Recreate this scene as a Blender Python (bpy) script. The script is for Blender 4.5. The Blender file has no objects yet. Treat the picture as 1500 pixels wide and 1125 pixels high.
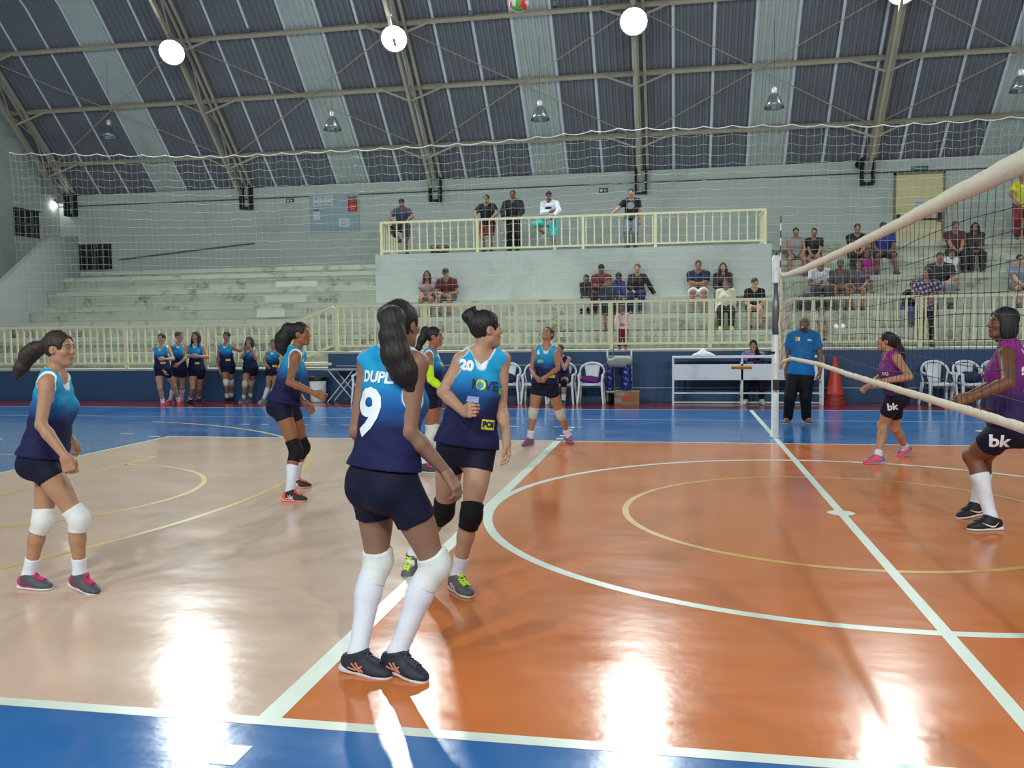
import bpy, bmesh, math, random
import numpy as np
from mathutils import Vector, Matrix
from mathutils.bvhtree import BVHTree
SC = bpy.context.scene
COL = SC.collection
random.seed(7)
R_ = math.radians

# ------------------------------------------------------------------ camera
F_PIX = 1293.17
CAM = np.array([-1.3537, -7.7205, 1.5850])
_yaw, _pit, _rol = -0.185418, -0.0631450, -0.0121244
def _basis():
    cy, sy, cp, sp = math.cos(_yaw), math.sin(_yaw), math.cos(_pit), math.sin(_pit)
    f = np.array([sy*cp, cy*cp, sp]); r = np.array([cy, -sy, 0.0]); u = np.cross(r, f)
    cr, sr = math.cos(_rol), math.sin(_rol)
    return cr*r + sr*u, -sr*r + cr*u, f
C_R, C_U, C_F = _basis()
cam_d = bpy.data.cameras.new('camera'); cam_d.sensor_width = 36.0; cam_d.lens = F_PIX/1500*36
cam_d.clip_end = 200
cam_o = bpy.data.objects.new('camera', cam_d); COL.objects.link(cam_o)
cam_o.matrix_world = Matrix(((C_R[0], C_U[0], -C_F[0], CAM[0]), (C_R[1], C_U[1], -C_F[1], CAM[1]),
                             (C_R[2], C_U[2], -C_F[2], CAM[2]), (0, 0, 0, 1)))
SC.camera = cam_o

# ------------------------------------------------------------------ world, light, exposure
wd = bpy.data.worlds.new('night'); SC.world = wd; wd.use_nodes = True
wd.node_tree.nodes['Background'].inputs[0].default_value = (0.02, 0.025, 0.035, 1)
wd.node_tree.nodes['Background'].inputs[1].default_value = 1.0
SC.view_settings.view_transform = 'Standard'; SC.view_settings.look = 'None'
SC.view_settings.exposure = 0.0; SC.view_settings.gamma = 1.0
SC.view_settings.use_curve_mapping = False
SC.cycles.use_denoising = True
LAMP_POWER = 620.0
LAMP_COL = (0.93, 1.0, 0.97)
TRUSS_X = [-20.9, -14.7, -8.55, -2.4, 3.79, 10.0, 16.2]
LAMPS_FAR = [(-14.7, 14.45, 9.1), (-8.55, 14.7, 9.1), (-2.4, 14.6, 9.05), (3.79, 14.7, 9.35), (10.0, 14.7, 9.1)]
LAMPS_NEAR = [(-14.7, -14.6, 9.1), (-8.55, -14.6, 9.1), (-2.4, -14.6, 9.1), (3.79, -14.6, 9.1), (10.0, -14.6, 9.1)]
def lamp_aim(p):
    return Vector((p[0]*0.75, p[1]*0.10, 0.0))
for (lx, ly, lz) in LAMPS_FAR + LAMPS_NEAR:
    ld = bpy.data.lights.new('floodlight_beam', 'AREA'); ld.shape = 'DISK'; ld.size = 0.46
    ld.energy = LAMP_POWER; ld.color = LAMP_COL
    lo = bpy.data.objects.new('floodlight_beam', ld); COL.objects.link(lo)
    d = lamp_aim((lx, ly, lz)) - Vector((lx, ly, lz)); d.normalize()
    lo.location = Vector((lx, ly, lz)) + d*0.06
    lo.rotation_euler = d.to_track_quat('-Z', 'Y').to_euler()

# ------------------------------------------------------------------ helpers
def at(px, py, y=None, z=None, x=None, depth=None):
    d = C_R*((px-750)/F_PIX) - C_U*((py-562.5)/F_PIX) + C_F
    if y is not None: t = (y-CAM[1])/d[1]
    elif z is not None: t = (z-CAM[2])/d[2]
    elif x is not None: t = (x-CAM[0])/d[0]
    else: t = depth
    return CAM + d*t
def lin(c):
    def f(v):
        v /= 255.0
        return v/12.92 if v <= 0.04045 else ((v+0.055)/1.055)**2.4
    return tuple(f(v) for v in c)
MATS = {}
def mat(name, rgb, rough=0.6, metal=0.0, noise=0.0, nscale=8.0, bump=0.0, bscale=60.0, attr=None, coat=0.0,
        spec=0.5, emit=0.0, alpha=1.0, sheen=0.0, stain=None, sscale=1.5, trans=0.0, sss=0.0, coords='Object'):
    if name in MATS: return MATS[name]
    m = bpy.data.materials.new(name); m.use_nodes = True
    nt = m.node_tree; N = nt.nodes; L = nt.links; b = N['Principled BSDF']
    col = (*lin(rgb), 1)
    b.inputs['Base Color'].default_value = col; b.inputs['Roughness'].default_value = rough
    b.inputs['Metallic'].default_value = metal; b.inputs['Specular IOR Level'].default_value = spec
    b.inputs['Coat Weight'].default_value = coat; b.inputs['Coat Roughness'].default_value = 0.12
    b.inputs['Sheen Weight'].default_value = sheen; b.inputs['Alpha'].default_value = alpha
    b.inputs['Transmission Weight'].default_value = trans
    b.inputs['Subsurface Weight'].default_value = sss
    b.inputs['Subsurface Radius'].default_value = (0.012, 0.005, 0.003); b.inputs['Subsurface Scale'].default_value = 1.0
    if emit: b.inputs['Emission Color'].default_value = col; b.inputs['Emission Strength'].default_value = emit
    src = None
    if noise or bump or stain: tc = N.new('ShaderNodeTexCoord')
    if attr:
        a = N.new('ShaderNodeAttribute'); a.attribute_name = 'Col'
        mx = N.new('ShaderNodeMix'); mx.data_type = 'RGBA'; mx.blend_type = 'MULTIPLY'; mx.inputs[0].default_value = 1
        mx.inputs[6].default_value = col; L.new(a.outputs['Color'], mx.inputs[7]); src = mx.outputs[2]
    if noise:
        n = N.new('ShaderNodeTexNoise'); n.inputs['Scale'].default_value = nscale; n.inputs['Detail'].default_value = 6
        n.inputs['Roughness'].default_value = 0.65
        L.new(tc.outputs[coords], n.inputs['Vector'])
        mr = N.new('ShaderNodeMapRange'); mr.inputs[1].default_value = 0.25; mr.inputs[2].default_value = 0.75
        mr.inputs[3].default_value = 1-noise; mr.inputs[4].default_value = 1+noise*0.6; L.new(n.outputs['Fac'], mr.inputs[0])
        mx = N.new('ShaderNodeMix'); mx.data_type = 'RGBA'; mx.blend_type = 'MULTIPLY'; mx.inputs[0].default_value = 1
        if src: L.new(src, mx.inputs[6])
        else: mx.inputs[6].default_value = col
        L.new(mr.outputs[0], mx.inputs[7]); src = mx.outputs[2]
    if stain:
        n = N.new('ShaderNodeTexNoise'); n.inputs['Scale'].default_value = sscale; n.inputs['Detail'].default_value = 8
        n.inputs['Roughness'].default_value = 0.7
        L.new(tc.outputs[coords], n.inputs['Vector'])
        mr = N.new('ShaderNodeMapRange'); mr.inputs[1].default_value = 0.53; mr.inputs[2].default_value = 0.70
        L.new(n.outputs['Fac'], mr.inputs[0])
        mx = N.new('ShaderNodeMix'); mx.data_type = 'RGBA'; L.new(mr.outputs[0], mx.inputs[0])
        if src: L.new(src, mx.inputs[6])
        else: mx.inputs[6].default_value = col
        mx.inputs[7].default_value = (*lin(stain), 1); src = mx.outputs[2]
    if src: L.new(src, b.inputs['Base Color'])
    if bump:
        n = N.new('ShaderNodeTexNoise'); n.inputs['Scale'].default_value = bscale; n.inputs['Detail'].default_value = 3
        L.new(tc.outputs[coords], n.inputs['Vector'])
        bp = N.new('ShaderNodeBump'); bp.inputs['Strength'].default_value = bump; bp.inputs['Distance'].default_value = 0.01
        L.new(n.outputs['Fac'], bp.inputs['Height']); L.new(bp.outputs['Normal'], b.inputs['Normal'])
    MATS[name] = m
    return m
def set_props(o, label=None, cat=None, group=None, kind=None):
    if label: o['label'] = label
    if cat: o['category'] = cat
    if group: o['group'] = group
    if kind: o['kind'] = kind
    return o
def mk_mesh(name, verts, faces, mats, smooth=False, midx=None):
    me = bpy.data.meshes.new(name)
    V = np.asarray(verts, dtype=np.float32).reshape(-1, 3)
    if isinstance(faces, np.ndarray):
        k = faces.shape[1]; nf = len(faces)
        me.vertices.add(len(V)); me.vertices.foreach_set('co', V.ravel())
        me.loops.add(nf*k); me.loops.foreach_set('vertex_index', faces.astype(np.int32).ravel())
        me.polygons.add(nf); me.polygons.foreach_set('loop_start', np.arange(0, nf*k, k, dtype=np.int32))
        me.polygons.foreach_set('loop_total', np.full(nf, k, dtype=np.int32))
    else:
        me.from_pydata([tuple(v) for v in V], [], faces)
    if smooth: me.polygons.foreach_set('use_smooth', np.ones(len(me.polygons), dtype=bool))
    for m in (mats if isinstance(mats, (list, tuple)) else [mats]): me.materials.append(m)
    if midx is not None: me.polygons.foreach_set('material_index', np.asarray(midx, dtype=np.int32))
    me.update(calc_edges=True); me.validate()
    return me
def link(name, me, parent=None):
    o = bpy.data.objects.new(name, me); COL.objects.link(o)
    if parent: o.parent = parent
    return o
def empty(name, loc, label, cat, group=None, rotz=0.0):
    o = bpy.data.objects.new(name, None); COL.objects.link(o); o.location = loc; o.rotation_euler = (0, 0, rotz)
    o.empty_display_size = 0.1
    return set_props(o, label, cat, group)
class MB:
    """collects boxes, bars, tubes and lathes; build() links them as ONE mesh object"""
    def __init__(s): s.v = []; s.f = []; s.mi = []; s.m = 0
    def add(s, vs, fs):
        o = len(s.v); s.v += [tuple(float(c) for c in v) for v in vs]; s.f += [tuple(i+o for i in f) for f in fs]; s.mi += [s.m]*len(fs)
        return s
    def box(s, x0, x1, y0, y1, z0, z1):
        return s.add([(x0,y0,z0),(x1,y0,z0),(x1,y1,z0),(x0,y1,z0),(x0,y0,z1),(x1,y0,z1),(x1,y1,z1),(x0,y1,z1)],
                     [(0,3,2,1),(4,5,6,7),(0,1,5,4),(1,2,6,5),(2,3,7,6),(3,0,4,7)])
    def bar(s, a, b, w, h=None, up=(0,0,1), w2=None):
        h = h or w; a = Vector(a); b = Vector(b); d = (b-a).normalized(); u = Vector(up)
        if abs(d.dot(u)) > 0.98: u = Vector((1,0,0))
        l = u.cross(d).normalized(); u = d.cross(l)
        vs = []
        for p, k in ((a, 1.0), (b, 1.0 if w2 is None else w2/w)):
            for (i, j) in ((-1,-1),(1,-1),(1,1),(-1,1)): vs.append(p + l*(i*w*k/2) + u*(j*h*k/2))
        return s.add(vs, [(0,1,2,3),(7,6,5,4),(0,4,5,1),(1,5,6,2),(2,6,7,3),(3,7,4,0)])
    def tube(s, pts, r, n=6, closed=False, caps=True):
        pts = [Vector(p) for p in pts]; k = len(pts); rs = r if isinstance(r, (list, tuple)) else [r]*k
        base = len(s.v); ref = None; vs = []
        for i, p in enumerate(pts):
            if closed: d = pts[(i+1) % k]-pts[i-1]
            else: d = pts[min(i+1, k-1)]-pts[max(i-1, 0)]
            d.normalize()
            if ref is None:
                ref = Vector((0,0,1)) if abs(d.z) < 0.9 else Vector((1,0,0))
            l = ref.cross(d)
            if l.length < 1e-4: ref = Vector((0,1,0)); l = ref.cross(d)
            l.normalize(); u = d.cross(l); ref = u
            for j in range(n):
                a = 2*math.pi*j/n; vs.append(p + l*(rs[i]*math.cos(a)) + u*(rs[i]*math.sin(a)))
        fs = []
        for i in range(k if closed else k-1):
            for j in range(n):
                a, b = i*n+j, i*n+(j+1) % n; i2 = (i+1) % k
                fs.append((a, b, i2*n+(j+1) % n, i2*n+j))
        if caps and not closed: fs += [tuple(range(n))[::-1], tuple((k-1)*n+j for j in range(n))]
        return s.add(vs, fs)
    def lathe(s, c, prof, n=16, axis=None, cap0=True, cap1=True):
        ax = Vector((0,0,1) if axis is None else tuple(axis)).normalized(); t = Vector((1,0,0)) if abs(ax.x) < .9 else Vector((0,1,0))
        l = t.cross(ax).normalized(); m = ax.cross(l); c = Vector(c); vs = []; fs = []
        for (r, z) in prof:
            for j in range(n):
                a = 2*math.pi*j/n; vs.append(c + ax*z + l*(r*math.cos(a)) + m*(r*math.sin(a)))
        for i in range(len(prof)-1):
            for j in range(n): fs.append((i*n+j, i*n+(j+1) % n, (i+1)*n+(j+1) % n, (i+1)*n+j))
        if cap0: fs.append(tuple(range(n))[::-1])
        if cap1: fs.append(tuple((len(prof)-1)*n+j for j in range(n)))
        return s.add(vs, fs)
    def mesh(s, name, m, smooth=False):
        return mk_mesh(name, s.v, s.f, m, smooth, s.mi)
    def build(s, name, m, parent=None, smooth=False):
        return link(name, s.mesh(name, m, smooth), parent)
def structure(o): o['kind'] = 'structure'; return o
def text_mesh(txt, size, bold=0.0, maxedge=None, extrude=0.0):
    cu = bpy.data.curves.new('lettering', 'FONT'); cu.body = txt; cu.size = size; cu.offset = bold; cu.extrude = extrude
    cu.align_x = 'CENTER'; cu.align_y = 'CENTER'; cu.resolution_u = 3
    ob = bpy.data.objects.new('lettering', cu); COL.objects.link(ob)
    dg = bpy.context.evaluated_depsgraph_get(); me = bpy.data.meshes.new_from_object(ob.evaluated_get(dg))
    bpy.data.objects.remove(ob); bpy.data.curves.remove(cu)
    bm = bmesh.new(); bm.from_mesh(me); bpy.data.meshes.remove(me)
    bmesh.ops.remove_doubles(bm, verts=bm.verts, dist=1e-5)
    bmesh.ops.triangulate(bm, faces=bm.faces)
    if maxedge:
        for _ in range(6):
            es = [e for e in bm.edges if e.calc_length() > maxedge]
            if not es: break
            bmesh.ops.subdivide_edges(bm, edges=es, cuts=1); bmesh.ops.triangulate(bm, faces=bm.faces)
    v = [tuple(x.co) for x in bm.verts]; bm.verts.index_update(); f = [tuple(x.index for x in p.verts) for p in bm.faces]; bm.free()
    return v, f
def plate_text(name, txt, size, pos, right, up, m, parent, bold=0.0):
    v, f = text_mesh(txt, size, bold); r = Vector(right); u = Vector(up); p = Vector(pos)
    return link(name, mk_mesh(name, [p + r*a[0] + u*a[1] for a in v], f, m), parent)
# ================================================================== the hall
def gloss_paint(name, rgb, noise=0.10, rough=0.17):
    m = mat(name, rgb, rough=rough, noise=noise, nscale=1.3, spec=0.5)
    nt = m.node_tree; N = nt.nodes; L = nt.links; b = N['Principled BSDF']; tc = N.new('ShaderNodeTexCoord')
    n = N.new('ShaderNodeTexNoise'); n.inputs['Scale'].default_value = 1.1; n.inputs['Detail'].default_value = 7; n.inputs['Roughness'].default_value = 0.7
    mp = N.new('ShaderNodeMapping'); mp.inputs['Scale'].default_value = (0.6, 1.6, 1); L.new(tc.outputs['Object'], mp.inputs[0]); L.new(mp.outputs[0], n.inputs['Vector'])
    mr = N.new('ShaderNodeMapRange'); mr.inputs[1].default_value = .3; mr.inputs[2].default_value = .7
    mr.inputs[3].default_value = rough*0.65; mr.inputs[4].default_value = rough*1.4
    L.new(n.outputs['Fac'], mr.inputs[0]); L.new(mr.outputs[0], b.inputs['Roughness'])
    n2 = N.new('ShaderNodeTexNoise'); n2.inputs['Scale'].default_value = 14; n2.inputs['Detail'].default_value = 4; L.new(tc.outputs['Object'], n2.inputs['Vector'])
    bp = N.new('ShaderNodeBump'); bp.inputs['Strength'].default_value = 0.035; bp.inputs['Distance'].default_value = 0.02
    L.new(n2.outputs['Fac'], bp.inputs['Height']); L.new(bp.outputs['Normal'], b.inputs['Normal'])
    return m
M_BLUE = gloss_paint('blue_floor_paint', (46, 106, 170)); M_PALE = gloss_paint('pale_floor_paint', (212, 182, 162), 0.07)
M_ORANGE = gloss_paint('orange_floor_paint', (206, 118, 62), 0.08); M_RED = gloss_paint('red_floor_paint', (110, 28, 44), 0.15)
M_LINE = mat('white_line_paint', (214, 226, 214), rough=0.3, noise=0.06, nscale=5); M_YEL = mat('yellow_line_paint', (206, 164, 58), rough=0.3, noise=0.15, nscale=6)
M_YEL2 = mat('worn_yellow_line_paint', (212, 180, 96), rough=0.3, noise=0.15, nscale=6)
X0, X1, Y0, Y1 = -21.4, 21.4, -18.5, 18.5
YW = 11.1                                                   # front of the stand
def rects(name, rs, ms):
    v = []; f = []; mi = []
    for (x0, x1, y0, y1, k) in rs:
        o = len(v); v += [(x0,y0,0),(x1,y0,0),(x1,y1,0),(x0,y1,0)]; f.append((o,o+1,o+2,o+3)); mi.append(k)
    return link(name, mk_mesh(name, v, f, ms, midx=mi))
structure(rects('floor', [(-9,-3,-4.5,4.5,1), (-3,3,-4.5,4.5,2), (3,9,-4.5,4.5,1), (X0,-9,-9.3,9.3,0), (9,X1,-9.3,9.3,0), (-9,9,4.5,9.3,0), (-9,9,-9.3,-4.5,0),
     (X0,X1,9.3,YW,3), (X0,X1,-18.5,-9.3,3)], [M_BLUE, M_PALE, M_ORANGE, M_RED]))
TRIM = [0]
def trim(v, f, m, smooth=False):
    TRIM[0] += 1
    return structure(link('trim_%d' % TRIM[0], mk_mesh('trim', v, f, m, smooth)))
def line(x0, x1, y0, y1, m=M_LINE, z=0.0012):
    return trim([(x0,y0,z),(x1,y0,z),(x1,y1,z),(x0,y1,z)], [(0,1,2,3)], m)
def arc(cx, cy, r, w, a0, a1, m, z=0.0012, n=96):
    v = []; f = []
    for i in range(n+1):
        a = a0+(a1-a0)*i/n
        for q in (r-w/2, r+w/2): v.append((cx+q*math.cos(a), cy+q*math.sin(a), z))
    for i in range(n): f.append((2*i, 2*i+1, 2*i+3, 2*i+2))
    return trim(v, f, m)
line(-9, 9, 4.45, 4.5); line(-9, 9, -4.5, -4.43); line(-9, -8.95, -4.43, 4.45); line(8.95, 9, -4.43, 4.45)
line(-3.05, -2.95, -4.43, 4.45, z=0.0009); line(2.95, 3.05, -4.43, 4.45, z=0.0009); line(-0.035, 0.035, -9.3, 9.3, z=0.0016)
arc(0, 0, 2.97, 0.075, 0, 2*math.pi, M_LINE, 0.0014, 160); arc(0, 0, 1.8, 0.055, 0, 2*math.pi, M_YEL, 0.0010, 120)
arc(0, 0, 0.055, 0.11, 0, 2*math.pi, M_LINE, 0.0018, 24)
line(X0, X1, 9.27, 9.31); line(X0, X1, 7.4, 7.425); line(X0, X1, -9.31, -9.27)
for s in (-1, 1):
    arc(s*12.0, 0, 6.65, 0.06, (-1.35 if s < 0 else math.pi-1.35), (1.35 if s < 0 else math.pi+1.35), M_YEL2)
    arc(s*7.9, 0, 1.8, 0.055, (-math.pi/2 if s < 0 else math.pi/2), (math.pi/2 if s < 0 else 1.5*math.pi), M_YEL2)
    line(s*7.93, s*7.87, -2.45, 2.45, M_YEL2) if s > 0 else line(-7.93, -7.87, -2.45, 2.45, M_YEL2)
    for q in (-2.45, 2.45): line(min(s*7.9, s*13.7), max(s*7.9, s*13.7), q-.027, q+.027, M_YEL2, 0.0008)
def dashes(rs):
    v = []; f = []
    for (x0, x1, y0, y1) in rs:
        o = len(v); z = 0.0015; v += [(x0,y0,z),(x1,y0,z),(x1,y1,z),(x0,y1,z)]; f.append((o,o+1,o+2,o+3))
    trim(v, f, M_LINE)
dashes([(-8.7+.36*i, -8.55+.36*i, 6.2, 6.25) for i in range(17)])
for q in (-3, 3):
    dashes([(q-.05, q+.05, 4.65+.36*i, 4.8+.36*i) for i in range(5)]); dashes([(q-.05, q+.05, -4.83-.36*i, -4.68-.36*i) for i in range(5)])
dashes([(-9.95, -9.75, 4.7, 4.75), (-9.3, -9.1, 4.42, 4.47)] + [(-11.5+.02*i-.05, -11.4+.02*i, 3.8-.28*i, 3.95-.28*i) for i in range(10)])

M_WALL = mat('pale_green_wall_paint', (190, 200, 195), rough=0.75, noise=0.06, nscale=0.8, bump=0.15, bscale=25, stain=(166, 178, 172), sscale=0.5)
M_CONC = mat('painted_concrete', (188, 194, 182), rough=0.85, noise=0.12, nscale=1.6, bump=0.3, bscale=30, stain=(104, 100, 78), sscale=1.6)
M_CONC2 = mat('riser_concrete', (178, 184, 170), rough=0.85, noise=0.15, nscale=2.2, bump=0.3, bscale=30, stain=(88, 86, 66), sscale=1.8)
M_BWALL = mat('blue_wall_paint', (40, 74, 114), rough=0.55, noise=0.12, nscale=1.2, bump=0.1, bscale=18)
M_CREAM = mat('cream_metal_paint', (228, 222, 184), rough=0.5, noise=0.08, nscale=3)
M_STEEL = mat('cream_roof_steel', (172, 164, 146), rough=0.6, noise=0.15, nscale=2)
M_DARK = mat('dark_recess', (34, 40, 42), rough=0.8, noise=0.2, nscale=3)
M_SHEET = mat('grey_blue_roof_sheet', (112, 115, 126), rough=0.6, noise=0.15, nscale=1.2)
M_CLEAR = mat('translucent_roof_sheet', (178, 188, 188), rough=0.5, noise=0.10, nscale=1.5)
M_SEAM = mat('pale_roof_seam', (206, 216, 228), rough=0.5)
M_WHITE = mat('white_plastic', (226, 232, 236), rough=0.4); M_WMET = mat('white_metal_paint', (222, 230, 230), rough=0.4)
M_BLACK = mat('black_plastic', (18, 19, 22), rough=0.5); M_GREYM = mat('grey_metal', (120, 124, 128), rough=0.4, metal=0.6)

# --- walls
def wallbox(name, x0, x1, y0, y1, z0, z1, m): return structure(MB().box(x0, x1, y0, y1, z0, z1).build(name, m))
wallbox('wall_back', X0-.2, X1+.2, Y1, Y1+.2, 0, 6.1, M_WALL)
wallbox('wall_right', X1, X1+.2, Y0, Y1, 0, 7.5, M_WALL); wallbox('wall_front', X0-.2, X1+.2, Y0-.2, Y0, 0, 6.1, M_WALL)
b = MB()                                                    # left wall around its dark window, gable up into the arch
for (y0, y1, z0, z1) in [(Y0, 16.4, 0, 7.6), (16.4, 17.7, 0, 4.62), (16.4, 17.7, 5.5, 7.6), (17.7, Y1, 0, 6.1)]: b.box(X0-.2, X0, y0, y1, z0, z1)
structure(b.build('wall_left', M_WALL))
w = structure(MB().box(X0-.2, X0-.15, 16.4, 17.7, 4.62, 5.5).build('window_1', mat('night_window_glass', (30, 36, 40), rough=0.2)))
b = MB()
for i in range(1, 4): b.box(X0-.15, X0-.1, 16.4+i*.325-.02, 16.4+i*.325+.02, 4.62, 5.5)
b.box(X0-.15, X0-.1, 16.4, 17.7, 5.04, 5.08); b.build('mullion', M_GREYM, w)
# gables over the end walls
PROF = [(18.62, 6.08), (16.35, 8.36), (14.2, 10.5), (11.5, 12.3), (8.0, 13.8), (4.0, 14.7), (0, 15.0)]
PROF_ALL = PROF + [(-y, z) for (y, z) in PROF[-2::-1]]
for nm, xx in (('wall_left_gable', X0-.1), ('wall_right_gable', X1+.1)):
    o = mk_mesh(nm, [(xx, y, z) for (y, z) in PROF_ALL] + [(xx, -18.6, 6.0), (xx, 18.6, 6.0)], [tuple(range(len(PROF_ALL)+2))], M_WALL)
    structure(link('wall_left' if 'left' in nm else 'wall_right', o))
wallbox('trim_90', X0, X1, Y1-.03, Y1, 5.74, 5.77, mat('dark_cable', (60, 70, 66), rough=.7))

# --- stand: front wall, steps and blocks
LZ = 0.71                                                   # lower walkway on the left
b = MB(); b.box(-9.1, X1, YW, YW+.18, 0, 1.08); b.box(X0, -9.1, YW, YW+.18, 0, LZ)
structure(b.build('wall_stand', M_BWALL))
b = MB(); b.box(-9.12, X1, YW-.03, YW+.22, 1.06, 1.10); b.box(X0, -9.1, YW-.03, YW+.22, LZ-.02, LZ+.02); structure(b.build('trim_91', M_CONC2))
b = MB(); b.box(-6.9, 6.6, YW-.025, YW, .285, .305); b.box(-8.9, -2.6, YW-.025, YW, .775, .795); structure(b.build('trim_92', mat('pale_conduit', (150, 168, 182), rough=.5)))
STEPS = [(12.9, 1.48), (13.65, 1.89), (14.4, 2.30), (15.15, 2.77), (15.9, 3.23), (16.65, 3.68)]
root = structure(MB().box(-9.1, X1, YW+.18, 12.9, .9, 1.08).build('floor_stand', M_CONC))
MB().box(X0, -9.1, YW+.18, 12.3, LZ-.2, LZ).build('lower_walkway', M_CONC, root)
def bleacher(name, x0, x1, steps, label):
    e = empty(name, ((x0+x1)/2, steps[0][0], steps[0][1]), label, 'bleachers'); e['kind'] = 'structure'
    for i, (y, z) in enumerate(steps):
        yn = steps[i+1][0] if i+1 < len(steps) else Y1
        zp = steps[i-1][1] if i else z-.42
        st = MB().box(x0, x1, y-.03, yn+.02, z-.12, z); st.m = 1; st.box(x0, x1, y+.01, yn+.02, zp-.13, z-.12)
        o = st.build('bleacher_step', [M_CONC, M_CONC2], e); o.matrix_parent_inverse = e.matrix_basis.inverted()
    return e
def local(o, e): o.matrix_parent_inverse = Matrix.Translation(e.location).inverted() if e.rotation_euler[2] == 0 else e.matrix_basis.inverted(); return o
bleacher('bleachers', -19.35, -9.35, [(12.3, 1.08)] + STEPS[:5] + [(16.65, 3.46)], 'stained concrete bleacher rows at the left under the empty wall')
bleacher('bleachers', -9.35, X1, STEPS[:3], 'long concrete bleacher rows behind the front railing, full of seated spectators')
bleacher('bleachers', .95, 7.55, STEPS[3:], 'upper concrete bleacher rows below the cream emergency door')
def balcony_block(x0, x1):
    st = MB().box(x0, x1, 15.15, Y1, 1.9, 3.6); return structure(st.build('wall_balcony', M_WALL))
balcony_block(-9.35, .95); balcony_block(7.55, X1)
# sloping stair wall at the far left
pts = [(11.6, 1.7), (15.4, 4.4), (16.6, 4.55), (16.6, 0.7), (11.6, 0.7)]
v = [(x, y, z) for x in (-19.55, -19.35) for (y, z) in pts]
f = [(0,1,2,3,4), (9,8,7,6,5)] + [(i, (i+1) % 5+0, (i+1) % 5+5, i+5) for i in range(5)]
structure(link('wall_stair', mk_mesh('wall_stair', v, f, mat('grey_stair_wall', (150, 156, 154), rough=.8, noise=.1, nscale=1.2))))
o = structure(MB().box(-20.75, -19.55, Y1-.06, Y1-.01, 3.68, 4.5).build('window_2', M_DARK))
for i in range(4): MB().box(-20.75+i*.3, -20.68+i*.3, Y1-.09, Y1-.05, 3.68, 4.5).build('slat', mat('dull_slat', (98, 108, 104), rough=.7), o)
# cleaner patches of paint on the left rows
M_PATCH = mat('fresh_paint_patch', (206, 214, 202), rough=.8, noise=.05, nscale=3)
for (px0, px1, py0, py1, k) in [(404, 464, 411, 420, 3), (388, 448, 432, 443, 2), (376, 416, 452, 465, 1)]:
    y, z = STEPS[k]; a = at(px0, py1, y=y-.035); c = at(px1, py0, y=y-.035); structure(MB().box(a[0], c[0], y-.034, y-.02, a[2], c[2]).build('paint_patch', M_PATCH))
# long stick leaning along the back wall
set_props(MB().tube([(-19.25, 18.42, 3.97), (-16.8, 18.44, 4.18), (-14.5, 18.45, 4.36)], .022, 6).build('wooden_pole', mat('weathered_wood', (104, 100, 78), rough=.8)), 'long thin wooden pole leaning along the back wall above the empty left rows', 'pole')

# --- door, sign, notices
dr = structure(MB().box(4.58, 5.78, Y1-.05, Y1, 3.5, 5.66).build('door_1', mat('cream_door', (222, 214, 164), rough=.5, noise=.05, nscale=2)))
b = MB(); b.box(4.52, 4.58, Y1-.07, Y1, 3.5, 5.72); b.box(5.78, 5.84, Y1-.07, Y1, 3.5, 5.72); b.box(4.52, 5.84, Y1-.07, Y1, 5.66, 5.72); b.build('door_frame', mat('grey_door_frame', (130, 128, 104), rough=.6), dr)
b = MB(); b.bar((4.62, Y1-.12, 4.46), (5.74, Y1-.12, 4.42), .05); b.box(4.6, 4.68, Y1-.14, Y1-.05, 4.36, 4.58); b.box(5.66, 5.76, Y1-.14, Y1-.05, 4.36, 4.6); b.build('panic_bar', M_BLACK, dr)
M_PAPER = mat('white_paper', (206, 218, 222), rough=.8)
def sheet(name, label, x, z, w, h, m, cat='notice', y=Y1-.012, group=None):
    return set_props(MB().box(x-w/2, x+w/2, y-.004, y+.004, z-h/2, z+h/2).build(name, m), label, cat, group)
s = sheet('notice', 'small white paper notice taped on the cream emergency door', 5.2, 4.84, .3, .26, M_PAPER, y=Y1-.058)
b = MB()
for i in range(4): b.box(5.08, 5.32-.05*(i % 2), Y1-.066, Y1-.062, 4.76+i*.045, 4.775+i*.045)
b.build('printed_lines', mat('grey_print', (120, 132, 150), rough=.8), s)
s = set_props(MB().box(4.98, 5.4, Y1-.06, Y1-.0, 5.76, 5.88).build('exit_sign', mat('dark_green_sign', (38, 78, 66), rough=.5)), 'small dark green sign plate above the cream emergency door', 'sign')
MB().box(5.02, 5.36, Y1-.066, Y1-.06, 5.79, 5.85).build('sign_face', mat('pale_green_sign_face', (96, 134, 120), rough=.5), s)
for (px, py, lab) in [(425, 294, 'small black and white direction plate high on the wall left of the notice board'), (884, 279, 'small black and white direction plate high on the wall beside the standing boy')]:
    p = at(px, py, y=Y1); s = set_props(MB().box(p[0]-.13, p[0]+.13, Y1-.02, Y1, p[2]-.065, p[2]+.065).build('direction_sign', mat('dark_sign', (44, 56, 54), rough=.6)), lab, 'sign')
    b = MB(); b.box(p[0]-.10, p[0]-.02, Y1-.026, Y1-.02, p[2]-.035, p[2]+.035); b.add([(p[0]+.03, Y1-.024, p[2]-.04), (p[0]+.1, Y1-.024, p[2]), (p[0]+.03, Y1-.024, p[2]+.04)], [(0,1,2)]); b.build('sign_mark', M_PAPER, s)
brd = set_props(MB().box(-12.62, -11.0, Y1-.031, Y1-.002, 4.62, 5.78).build('notice_board', mat('pale_blue_board', (160, 180, 190), rough=.7, noise=.04)), 'pale blue notice board on the back wall with pinned papers and a red poster', 'board')
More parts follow.
